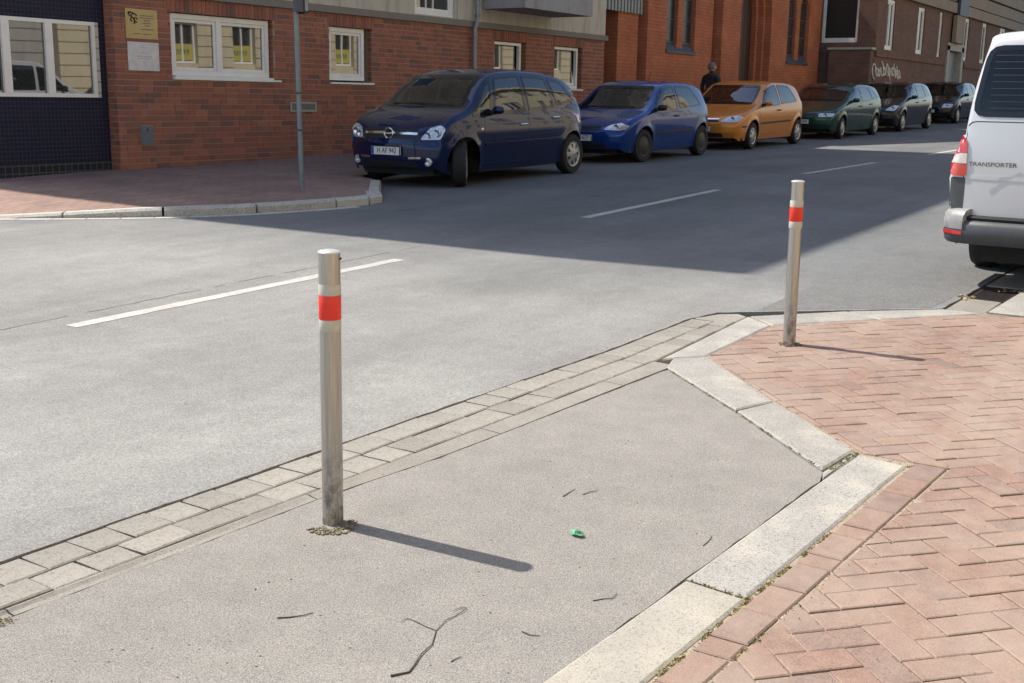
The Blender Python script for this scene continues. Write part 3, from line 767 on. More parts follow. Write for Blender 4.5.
# tiled bay to the left
tb = MB(); TO = [(-2.65, -.53, .985, 2.0)]
Yt = .19
backing(tb, Yt, Yt+.25, -2.52, U0-.0, .12, 3.2, [(-2.52, -.53, .985, 2.0)])
tb.build('tiled_wall', MT['tile'], cb)
MB().box((-2.52, Yt-.008, -.5), (U0-.01, Yt+.25, .12)).build('tile_plinth', MT['tile_base'], cb)
wb = MB(); frame_rect(wb, -2.515, -.60, .99, 1.995, .05, Yt-.02, Yt+.06)
for q in (-1.95, -1.32): wb.box((q-.055, Yt-.025, 1.04), (q+.055, Yt+.055, 1.945))
wbo = wb.build('window', MT['frame'], cb)
for a, b in ((-2.465, -2.005), (-1.895, -1.375), (-1.265, -.65)): MB().box((a, Yt+.015, 1.04), (b, Yt+.03, 1.945)).build('pane', MT['glass'], wbo)
MB().box((-.598, Yt-.004, .99), (-.532, Yt+.02, 1.995)).build('white_tile_strip', MT['tile_w'], cb)
MB().box((-2.52, Yt+.255, -.5), (13.42, 9, 2.4)).build('inner_core', MT['stone'], cb)
MB().box((-2.52, Yt-.01, 3.21), (-.51, 9, 6.0)).build('tiled_upper_wall', MT['tile'], cb)
# unseen upper storeys, stepped out to shape the shadow edge on the street
for a, z0, z1 in ((-2.85, 6.0, 8.4), (-3.2, 8.4, 10.8), (-3.5, 10.8, 12.95)): MB().box((a, -.015, z0+.002), (-.502, 9, z1)).build('unseen_storey', MT['plaster'], cb)
MB().box((-.49, .31, 2.56), (13.4, 9, 12.9)).build('upper_core', MT['stone'], cb)
rf = MB(); rf.v = [(-3.5, -.05, 12.96), (13.45, -.05, 12.96), (13.45, 9.1, 12.96), (-3.5, 9.1, 12.96), (-3.5, 4.5, 16), (13.45, 4.5, 16)]
rf.f = [(0,1,5,4), (2,3,4,5), (0,4,3), (1,2,5), (0,3,2,1)]; rf.build('roof', MT['roof'], cb)
# things fixed to the wall
pq = empty('brass_plaque', lproj(.045, 2.005)); pq.location.y = Yw-.012; pq.rotation_euler = (0, TILT, 0)
tag(pq, 'square brass plaque with black swirl emblem on the red brick wall', 'sign')
MB().box((-.275, -.006, -.20), (.275, .006, .20)).build('plate', MT['brass'], pq)
em = MB()
for cx, cz, r_ in ((-.175,.125,.04), (-.13,.105,.045), (-.155,.055,.035), (-.105,.06,.03), (-.11,.015,.022), (-.205,.14,.022)):
    pts = [(cx+r_*math.cos(t), -.009, cz+r_*.7*math.sin(t)) for t in [k*.62 for k in range(8)]]
    em.tube(pts, .009, 5)
em.build('emblem', MT['ink'], pq)
ln = MB()
for z_, a, b in ((.115,-.02,.2), (.085,-.03,.22), (.05,.04,.15), (.015,.02,.16), (-.02,.05,.13), (-.07,-.02,.22), (-.135,-.16,-.02), (-.135,.02,.16)):
    x = a
    while x < b-.01: q = random.uniform(.012,.03); ln.box((x, -.0075, z_-.005), (min(b, x+q), -.0062, z_+.006)); x += q+.007
ln.build('lettering', MT['slate'], pq)
p2 = empty('white_plaque', lproj(.055, 1.565)); p2.location.y = Yw-.012; p2.rotation_euler = (0, TILT, 0)
tag(p2, 'square white enamel plaque just below the brass plaque', 'sign')
MB().box((-.268, -.006, -.195), (.268, .006, .195)).build('plate', MT['enamel'], p2)
ln = MB()
for z_, a, b in ((.12,-.05,.08), (.05,-.04,.06), (.0,-.12,.15), (-.03,-.1,.12), (-.08,-.03,.04)):
    x = a
    while x < b-.01: q = random.uniform(.012,.03); ln.box((x, -.0075, z_-.003), (min(b, x+q), -.0062, z_+.004)); x += q+.008
ln.build('lettering', MT['metal_grey'], p2)
sb = empty('meter_box', lproj(.05, .475)); sb.location.y = Yw-.016; sb.rotation_euler = (0, TILT, 0)
tag(sb, 'small grey metal access box low on the red brick wall', 'box')
MB().box((-.10, -.012, -.125), (.10, .012, .125)).build('door', MT['galv'], sb); MB().lathe([(.0, -.018), (.016, -.016), (.016, -.010)], 12, 'y', (.0, 0, .075)).build('lock', MT['ink'], sb); MB().box((-.112, -.004, -.137), (.112, .014, .137)).build('frame', MT['metal_grey'], sb)
vt = empty('wall_vent', lproj(3.26, .875)); vt.location.y = Yw-.014; vt.rotation_euler = (0, TILT, 0)
tag(vt, 'narrow cream framed ventilation grille behind the street pole', 'vent')
m_ = MB(); frame_rect(m_, -.30, .30, -.075, .075, .02, -.014, .012); m_.build('frame', MT['foil_w'], vt)
for i in range(4): MB().box((-.278, -.008, -.05+.026*i), (.278, .002, -.036+.026*i)).build('slat', MT['metal_grey'], vt)
MB().box((-.28, .003, -.055), (.28, .008, .055)).build('backing', MT['ink'], vt)

# passage with brown door and corrugated panel
pb = building('passage_gate', (24.45, Yw+.10, .12), 'dark brown passage door below a corrugated sheet panel beside the chapel', 'gate')
MB().box((.0, .35, -.4), (.75, .40, 2.98)).build('door', MT['brown'], pb)
MB().lathe([(.0, -.05), (.02, -.04), (.02, 0)], 10, 'y', (.12, .35, 1.1)).build('door_handle', MT['chrome'], pb)
MB().box((.76, -.02, -.4), (1.82, .4, 2.98)).build('brick_pier', MT['brick_orange'], pb)
cg = MB(); x = -.05
while x < 1.9:
    cg.box((x, -.10, 2.96), (x+.10, .02, 6.2)); cg.box((x+.10, -.06, 2.96), (x+.165, .02, 6.2)); x += .165
cg.build('corrugated_panel', MT['corr'], pb)
MB().box((-.04, .42, -.4), (2.1, 6, 6.0)).build('rear_block', MT['brick_dark'], pb)

# chapel
ch = building('chapel', (26.42, Yw-.10, .0), 'orange brick chapel with pointed portal and paired lancet windows')
# local u: wall u(11.0 based)-15.42 ; facade from 0 to 12.25
def cu(u): return u-15.42
CH = [(cu(16.55), cu(17.12), 2.6, 5.0), (cu(17.62), cu(18.2), 2.6, 5.0)]
c1 = MB(); backing(c1, 0, .5, 0, cu(19.35), -.5, 6.4, [(cu(16.5), cu(18.2), 2.22, 5.4)]); 
c1.build('wall', MT['brick_orange'], ch)
def lancet_pair(u0, u1, y, w0, spring, top):
    um = (u0+u1)/2; pw = .17
    m_ = MB()
    # reveal block with two pointed openings: jamb strips, central pier and arch heads
    m_.box((um-pw, y+.03, w0-.12), (um+pw, y+.5, top+.6))
    for a, b in ((u0, um-pw), (um+pw, u1)):
        c = (a+b)/2; h = (b-a)/2; n = 8
        arc = [(a + 2*h*(1-math.cos(t)), spring + 2*h*math.sin(t)) for t in [k/n*math.pi/3 for k in range(n+1)]]
        for (x0, z0), (x1, z1) in zip(arc[:-1], arc[1:]):
            m_.quad((x0, y+.04, z0), (x1, y+.04, z1), (x1, y+.04, top+.6), (x0, y+.04, top+.6))
            m_.quad((x0, y+.04, z0), (x0, y+.5, z0), (x1, y+.5, z1), (x1, y+.04, z1))
            xr0, xr1 = 2*c-x0, 2*c-x1
            m_.quad((xr1, y+.04, z1), (xr0, y+.04, z0), (xr0, y+.04, top+.6), (xr1, y+.04, top+.6))
            m_.quad((xr0, y+.5, z0), (xr0, y+.04, z0), (xr1, y+.04, z1), (xr1, y+.5, z1))
    m_.build('lancet_surround', MT['brick_orange'], ch)
    for a, b in ((u0, um-pw), (um+pw, u1)):
        wn = MB(); frame_rect(wn, a+.005, b-.005, w0+.02, top, .05, y+.12, y+.17); k = w0+.6
        while k < top: wn.box((a+.055, y+.125, k), (b-.055, y+.16, k+.025)); k += .55
        wn = wn.build('lancet_window', MT['slate'], ch)
        MB().box((a+.052, y+.135, w0+.075), (b-.052, y+.15, top-.055)).build('pane', MT['glass_dark'], wn)
    sl_ = MB(); sl_.v = [(u0-.03, y-.05, w0-.24), (u1+.03, y-.05, w0-.24), (u1+.03, y-.05, w0-.19), (u0-.03, y-.05, w0-.19), (u0-.03, y+.14, w0+.02), (u1+.03, y+.14, w0+.02), (u0-.03, y+.14, w0-.24), (u1+.03, y+.14, w0-.24)]
    sl_.f = [(0,1,2,3), (3,2,5,4), (0,3,4,6), (1,7,5,2), (0,6,7,1), (4,5,7,6)]; sl_.build('sill', MT['slate'], ch)
lancet_pair(cu(16.5), cu(18.2), 0, 2.42, 4.4, 5.0)
# taller portal block, one step forward, with stepped pointed doorway
PY = -.20; P0, P1 = cu(19.55), cu(27.62)
D0, D1 = cu(20.85), cu(23.2)
DS = 3.35; DT = 5.4
c2 = MB(); backing(c2, PY, .5, P0, P1, -.5, 6.4, [(D0, D1, -.5, DT), (cu(24.6), cu(26.5), 2.20, 4.9)])
c2.build('portal_wall', MT['brick_orange'], ch)
lancet_pair(cu(24.6), cu(26.5), PY, 2.40, 3.75, 4.4)
st = MB()
for k, (ins, y0, y1) in enumerate(((0, PY+.004, PY+.2), (.17, PY+.2, PY+.36), (.34, PY+.36, PY+.52))):
    a, b = D0+ins, D1-ins; c = (a+b)/2; h = (b-a)/2; n = 10
    if ins: st.box((D0, y0, -.5), (a, y1, DS)); st.box((b, y0, -.5), (D1, y1, DS))
    arc = [(a + 2*h*(1-math.cos(t)), DS + 2*h*math.sin(t)) for t in [q/n*math.pi/3 for q in range(n+1)]]
    for (x0, z0), (x1, z1) in zip(arc[:-1], arc[1:]):
        for sgn in (0, 1):
            X0, X1 = (x0, x1) if not sgn else (2*c-x0, 2*c-x1)
            st.quad((X0, y0, z0), (X1, y0, z1), (X1, y0, DT), (X0, y0, DT)); st.quad((X0, y0, z0), (X0, y1, z0), (X1, y1, z1), (X1, y0, z1))
    if ins: st.quad((D0, y0, DS), (a, y0, DS), (a, y0, DT), (D0, y0, DT)); st.quad((b, y0, DS), (D1, y0, DS), (D1, y0, DT), (b, y0, DT))
st.build('portal_arch', MT['brick_orange'], ch)
dl = MB().box((D0, PY+.53, -.5), (D1, PY+.6, DT)).build('door', MT['brown'], ch)
for i in range(6): MB().box((D0+.36+.28*i, PY+.515, -.4), (D0+.62+.28*i, PY+.53, 5.0)).build('door_board', MT['brown'], dl)
MB().box((.02, .52, -.5), (12.1, 9, 6.35)).build('nave_core', MT['brick_dark'], ch)
gb = MB(); gb.v = [(-.1, -.02, 6.402), (12.25, -.02, 6.402), (7.0, -.02, 10.6), (-.1, .5, 6.402), (12.25, .5, 6.402), (7.0, .5, 10.6)]
gb.f = [(0,1,2), (3,5,4), (0,2,5,3), (1,4,5,2), (0,3,4,1)]; gb.build('gable', MT['brick_orange'], ch)
rr = MB(); rr.v = [(-.3, .502, 6.36), (7.0, .502, 10.65), (12.4, .502, 6.36), (-.3, 12, 6.36), (7.0, 12, 10.65), (12.4, 12, 6.36)]
rr.f = [(0,1,4,3), (1,2,5,4), (0,3,5,2), (0,2,1), (3,4,5)]; rr.build('roof', MT['roof'], ch)

# dark brick building further on, one bay forward of the chapel
Yd = 11.5
db = building('dark_brick_building', (39.0, Yd, .18), 'dark brown brick building with stone bands, far end of the street')
DO = [(1.02, 2.0, 2.36, 4.0), (4.95, 5.9, 2.38, 4.02), (8.05, 8.55, 2.38, 4.05), (9.5, 12.0, -.2, 2.88), (12.2, 13.1, 2.4, 4.1), (15.6, 16.5, 2.4, 4.1), (19.3, 20.6, 2.4, 4.1), (23, 24, 2.4, 4.1), (27, 28, 2.4, 4.1)]
d1 = MB(); backing(d1, 0, .4, 0, 60, -.6, 4.12, DO); d1.build('wall', MT['brick_dark'], db)
MB().box((.0, -.05, 2.1), (9.3, -.002, 2.28)).build('sill_course', MT['brick_dark'], db); MB().box((12.6, -.05, 2.1), (60, -.002, 2.28)).build('sill_course', MT['brick_dark'], db)
for k, (a, b, o_) in enumerate(((4.13, 4.52, -.14), (4.58, 5.05, -.08), (5.11, 5.6, -.14))): MB().box((0, o_, a), (60, .4, b)).build('stone_band', MT['stoneband'], db)
MB().box((.02, .02, 5.62), (60, 8, 12.5)).build('upper_wall', MT['brick_dark'], db)
MB().box((.4, .42, -.5), (59.9, 8, 5.6)).build('inner_core', MT['brick_dark'], db)
for h in DO:
    if h[2] < 0: continue
    window(db, h[0]+.004, h[1]-.004, h[2]+.004, h[3]-.004, .08, ((h[0]+h[1])/2,) if h[1]-h[0] < 1.2 and h[0] < 4 else (), .10)
m_ = MB(); m_.box((9.5, -.06, -.3), (9.85, .3, 2.88)).box((11.9, -.06, -.3), (12.25, .3, 2.88)).box((9.5, -.06, 2.70), (12.25, .3, 2.98)); m_.build('door_surround', MT['kerb_far'], db)
MB().box((9.86, .2, -.3), (11.89, .26, 2.69)).build('door', MT['corr'], db)
MB().box((9.95, -.22, 3.0), (11.3, -.062, 4.05)).build('stone_column', MT['stoneband'], db)
MB().box((10.1, -.26, 4.06), (11.5, -.15, 6.2)).build('stone_column', MT['slate'], db)
# left-facing return wall with large window, pier with pale cap
rw = MB()
for (y0, y1, z0, z1) in ((0.004, .62, -.5, 5.6), (.62, 1.85, -.5, 2.55), (1.85, 2.3, -.5, 5.6), (.62, 1.85, 4.7, 5.6)): rw.box((-.02, y0, z0), (.39, y1, z1))
rw.build('return_wall', MT['brick_dark'], db)
rwin = MB(); rwin.box((.08, .62, 2.552), (.16, .72, 4.7)).box((.08, 1.75, 2.552), (.16, 1.85, 4.7)).box((.06, .72, 2.552), (.17, 1.75, 2.70)).box((.08, .72, 4.6), (.16, 1.75, 4.7))
rwo = rwin.build('window', MT['frame'], db); MB().box((.11, .72, 2.70), (.125, 1.75, 4.6)).build('pane', MT['glass_dark'], rwo)
MB().box((-.42, .02, -.5), (-.022, 1.40, 2.30)).build('pier', MT['brick_dark'], db)
MB().box((-.47, -.03, 2.302), (-.022, 1.45, 2.37)).build('pier_cap', MT['kerb_far'], db)
gf = MB()
for k in range(11):      # pale graffiti scrawl
    cx = .0+.31*k+random.uniform(-.06,.06); cz = 1.65+random.uniform(-.08,.14); r_ = random.uniform(.12,.24)
    gf.tube([(cx+r_*math.cos(t*1.1)*.8, -.012, cz+r_*math.sin(t)) for t in [q*.55+k for q in range(10)]], .024, 4)
gf.build('graffiti', MT['frame'], db)

# building across the street (behind the camera): lit facade that the panes and car paint reflect
def opposite(name, x0, x1, y, h, m, label, pitch=2.6, g=(1.1, 2.7), ustart=.9, ban=()):
    e = tag(empty(name, (x0, y, 0)), label, 'building'); L = x1-x0; holes = []
    fl = [g] + [(4.3+3.1*k, 6.1+3.1*k) for k in range(int((h-5.5)/3.1)+1)]
    u = ustart
    while u+1.2 < L:
        for a, b in fl: holes.append((u, u+1.15, a, b))
        u += pitch
    b_ = MB(); backing(b_, -.4, 0, 0, L, -.3, h, holes); b_.build('wall', MT[m], e)
    MB().box((0, -8, -.3), (L, -.42, h-.02)).build('inner_core', MT['slate'], e)
    gr = MB(); z_ = .35
    ribs = []
    while z_ < 3.4:
        prev = 0
        for h_ in sorted([q for q in holes if q[2] < 2.2]):
            if h_[2] < z_+.33 and h_[3] > z_: ribs.append((prev, h_[0], z_)); prev = h_[1]
        ribs.append((prev, L, z_)); z_ += .37
    for a, b, z_ in ribs:
        if b-a > .05: gr.box((a+.001, 0.001, z_), (b-.001, .04, z_+.34))
    gr.build('rustication', MT[m], e)
    MB().box((0, .001, 3.75), (L, .18, 3.95)).build('cornice', MT[m], e); MB().box((0, .001, h-.4), (L, .45, h)).build('cornice', MT[m], e)
    for k, (a, b, c, d) in enumerate(holes):
        w_ = MB(); frame_rect(w_, a+.01, b-.01, c+.01, d-.01, .08, -.2, -.12); w_.box(((a+b)/2-.04, -.2, c+.09), ((a+b)/2+.04, -.12, d-.09)); w_ = w_.build('window', MT['frame'], e)
        MB().box((a+.09, -.18, c+.09), (b-.09, -.165, d-.09)).build('pane', MT['glass'], w_)
        if c < 2.2 and round((a-ustart)/pitch) in ban:
            MB().box((a+.09, -.164, c+.12), (b-.09, -.15, c+.68)).build('banner', MT['banner'], w_)
            bm_ = MB(); x = a+.16
            while x < b-.3: bm_.tube([(x, -.146, c+.30), (x+.04, -.146, c+.5), (x+.09, -.146, c+.33), (x+.10, -.146, c+.48)], .018, 4); x += .15
            bm_.build('banner_mark', MT['scrap'], w_)
    return e
MT['cream'] = plaster('cream_facade', (.60,.54,.38), (.54,.48,.34), (.4,.34,.24)); MT['cream2'] = plaster('pale_facade', (.40,.38,.35), (.35,.33,.31), (.22,.2,.19))
MT['banner'] = flat('yellow_banner', (.48,.43,.10), .5)
opposite('facing_building', -14, 8.5, -6.0, 13.5, 'cream', 'cream rusticated apartment house behind the camera, facing the corner building')
opposite('facing_building', 8.52, 24, -6.3, 14.5, 'cream2', 'pale grey apartment house across the street from the chapel', 2.9)
opposite('facing_building', 24.02, 60, -6.0, 13, 'cream', 'cream apartment house with yellow banners, facing the dark brick building', 2.85, (1.95, 3.4), 1.68, (1, 2, 4))

# ------------------------------------------------------------------ street furniture
def bollard(loc, lean, label):
    e = tag(empty('bollard', loc), label, 'bollard', 'steel bollards at the kerb'); e.rotation_euler = lean
    r = .0355
    MB().lathe([(r, -.1), (r, .745), (r, .925)], 40).build('tube', MT['steel'], e, True)
    MB().lathe([(r, .922), (r+.0018, .9225), (r+.0018, .9265), (r-.003, .930), (r*.6, .9325), (.0005, .9335)], 40).build('cap', MT['cap'], e, True)
    MB().lathe([(r+.0008, .667), (r+.0012, .668), (r+.0012, .7035), (r+.0008, .7045)], 40).build('white_band', MT['foil_w'], e, True)
    MB().lathe([(r+.0012, .705), (r+.0016, .706), (r+.0016, .784), (r+.0012, .785)], 40).build('red_band', MT['foil_r'], e, True)
    MB().lathe([(r+.0008, .7855), (r+.0012, .786), (r+.0012, .821), (r+.0008, .822)], 40).build('white_band', MT['foil_w'], e, True)
    MB().lathe([(.0, -.003), (.004, -.0025), (.004, 0)], 10, 'y', (.016, -r+.002, .905)).build('screw', MT['ink'], e)
    return e
MT['cap'] = flat('aluminium_cap', (.55,.55,.53), .4, .5, var=.05)
bollard((2.748, 2.534, -.004), (R(.71), R(.42), 0), 'steel bollard with red and white bands standing in the grey asphalt')
bollard((6.240, 2.206, .0), (R(-.4), R(.2), 0), 'steel bollard with red and white bands standing in the red brick paving')
def tuft(cx, cy, z, r0, r1, n, name, label, hmax=.02, arc=(0, 6.28)):
    m_ = MB(); g = MB()
    for i in range(n):
        a = random.uniform(*arc); r_ = random.uniform(r0, r1)**1.0; x, y = cx+r_*math.cos(a), cy+r_*math.sin(a)
        s = random.uniform(.003, .009); h = random.uniform(.002, hmax); t = random.uniform(0, 6.28)
        m_.quad((x-s*math.cos(t), y-s*math.sin(t), z), (x+s*math.cos(t), y+s*math.sin(t), z), (x+s*.3*math.cos(t)+random.uniform(-.008,.008), y+s*.3*math.sin(t)+random.uniform(-.008,.008), z+h))
        if i % 2: g.box((x-s*.7, y-s*.5, z-.004), (x+s*.7, y+s*.5, z+s*.6))
    o = m_.build(name, MT['moss'], None); g.build('grit', MT['leaf2'], o)['kind'] = 'stuff'
    tag(o, label, 'weeds', kind='stuff')
MT['leaf2'] = flat('grit', (.27,.23,.17), .9, var=.5, sc=90)
tuft(2.722, 2.512, -.009, .03, .085, 300, 'moss_tuft', 'dry moss and grit at the foot of the bollard in the asphalt', .007, (2.6, 6.0))
tuft(6.24, 2.2, .0, .03, .065, 130, 'moss_tuft', 'dead moss around the foot of the bollard in the brick paving', .007)
# weeds and moss in the joints beside the granite stones
mj = MB()
def joint_moss(a, b, n, sp=.006, hm=.010):
    for i in range(n*3):
        t = random.random(); 
        if math.sin(t*23)+math.sin(t*57) < .1: continue
        x = a[0]+(b[0]-a[0])*t+random.gauss(0, sp); y = a[1]+(b[1]-a[1])*t+random.gauss(0, sp); s = random.uniform(.003,.007); q = random.uniform(0, 6.28)
        mj.quad((x-s*math.cos(q), y-s*math.sin(q), -.006), (x+s*math.cos(q), y+s*math.sin(q), -.006), (x+random.uniform(-.006,.006), y+random.uniform(-.006,.006), random.uniform(-.003, hm*.35)))
joint_moss((2.974, 1.13), (2.995, 1.33), 120); joint_moss((2.98, 1.12), (2.2, 1.155), 320); joint_moss((3.6, 1.09), (3.0, 1.12), 200)
joint_moss((4.45, 1.06), (4.53, .93), 60); joint_moss((4.24, 1.30), (4.52, 1.28), 120); joint_moss((2.8, 1.005), (2.6, 1.015), 120); joint_moss((2.9,.99),(3.3,.965),60)
joint_moss((1.60, 2.83), (1.69, 2.78), 70, .012, .02); joint_moss((4.80, 1.940), (5.33, 2.537), 90, .003, .005); joint_moss((4.22, 1.318), (4.78, 1.92), 60, .003, .005)
tag(mj.build('joint_moss', MT['moss'], None), 'yellow green moss growing in the joints beside the granite border', 'moss', kind='stuff')
# litter
def gp(px, py, z=-.005):
    d = fwd*F + rt*(px-512) - up*(py-341.5); t = (z-CAMH)/d.z; return (d.x*t, d.y*t, AZ(d.y*t) if z < 0 else z)
def twig(pts, r0, r1, name, label, branches=()):
    m_ = MB(); n = len(pts); P = [Vector(gp(*p)) + Vector((0, 0, r0*.8+random.uniform(0, .002))) for p in pts]
    m_.tube([tuple(p) for p in P], [r0+(r1-r0)*i/(n-1) for i in range(n)], 6)
    for br in branches:
        Q = [Vector(gp(*p)) + Vector((0, 0, .002+random.uniform(0, .003))) for p in br]; m_.tube([tuple(q) for q in Q], [r1*1.1]*(len(Q)-1)+[r1*.5], 5)
    tag(m_.build(name, MT['twig'], None, True), label, 'twig')
twig([(390.5,675.5),(400,673.5),(409,671.5),(414,665),(421,654),(432,644),(436,630),(446,620)], .003, .0011, 'twig', 'thin forked dry twig lying on the asphalt, largest of the litter', (((436,630),(424,625),(414,620),(407,618),(400,622)), ((446,620),(455,615.5),(463,611),(467,608),(460,607.5),(452,611))))
twig([(277,617.5),(290,616.5),(303,615),(313,612)], .0022, .0012, 'twig', 'short straight twig left of the forked twig on asphalt')
twig([(563,496),(569,492),(575,488.5)], .0018, .001, 'twig', 'tiny curved twig above and left of the green scrap')
twig([(583,494),(590,491.5),(598,490.5)], .0018, .001, 'twig', 'tiny twig just above the green scrap')
twig([(593,600),(603,598),(612,598),(617,593)], .0016, .001, 'twig', 'hooked little twig near the middle of the granite edge')
twig([(522,631),(530,634.5),(540,635)], .0018, .001, 'twig', 'short dark twig right of the forked twig')
twig([(703,545),(709,540),(712,535)], .0016, .001, 'twig', 'short twig beside the long granite stone')
twig([(451,661),(456,658),(461,656)], .0016, .001, 'twig', 'tiny pale twig beside the forked twig stem')
g0 = gp(577, 535); gm = MB()
for i in range(5):
    a = random.uniform(0, 6.28); q = .02; c = (g0[0]+random.uniform(-.018,.018), g0[1]+random.uniform(-.018,.018))
    gm.quad((c[0]+q*math.cos(a), c[1]+q*math.sin(a), .0), (c[0]-.5*q*math.sin(a), c[1]+.5*q*math.cos(a), .012), (c[0]-q*math.cos(a), c[1]-q*math.sin(a), .004), (c[0]+.5*q*math.sin(a), c[1]-.5*q*math.cos(a), .001))
tag(gm.build('plastic_scrap', MT['scrap'], None), 'small crumpled green plastic scrap on the asphalt', 'litter')
cr = MB()
for i in range(230):
    px, py = random.uniform(-40, 900), random.uniform(330, 720); p = gp(px, py, -.004)
    if not (p[1] < 2.5 and p[1] > 1.36 and p[0] < 4.2): 
        if random.random() < .6: continue
        p = gp(px, py, .004)
        if not (p[1] < 1.0): continue
    s = random.uniform(.0012, .003); cr.box((p[0]-s, p[1]-s*.7, p[2]-.002), (p[0]+s, p[1]+s*.7, p[2]+s*.7))
tag(cr.build('grit', MT['leaf2'], None), 'scattered dark grit crumbs on the pavement', 'grit', kind='stuff')
# street pole
pl = tag(empty('street_pole', (10.66, 10.19, .10)), 'grey galvanised street pole on the far corner pavement', 'pole')
po = MB().tube([(0, 0, -.1), (0, 0, 3.6)], .033, 16).build('pole', MT['galv'], pl, True)
for z_ in (.72, 1.17): MB().lathe([(.034, 0), (.037, .003), (.037, .025), (.034, .028)], 16, c=(0, 0, z_)).build('pole_clamp', MT['slate'], po, True)
MB().box((-.075, -.09, 2.145), (.035, -.036, 2.95)).build('sign_bracket', MT['signblue'] if 'signblue' in MT else MT['slate'], pl)
MB().box((.040, -.09, 2.13), (.13, .06, 2.95)).build('control_box', MT['black'], pl); MB().box((.062, -.096, 2.16), (.118, -.0905, 2.29)).build('sticker', MT['plaster_blue'], pl)

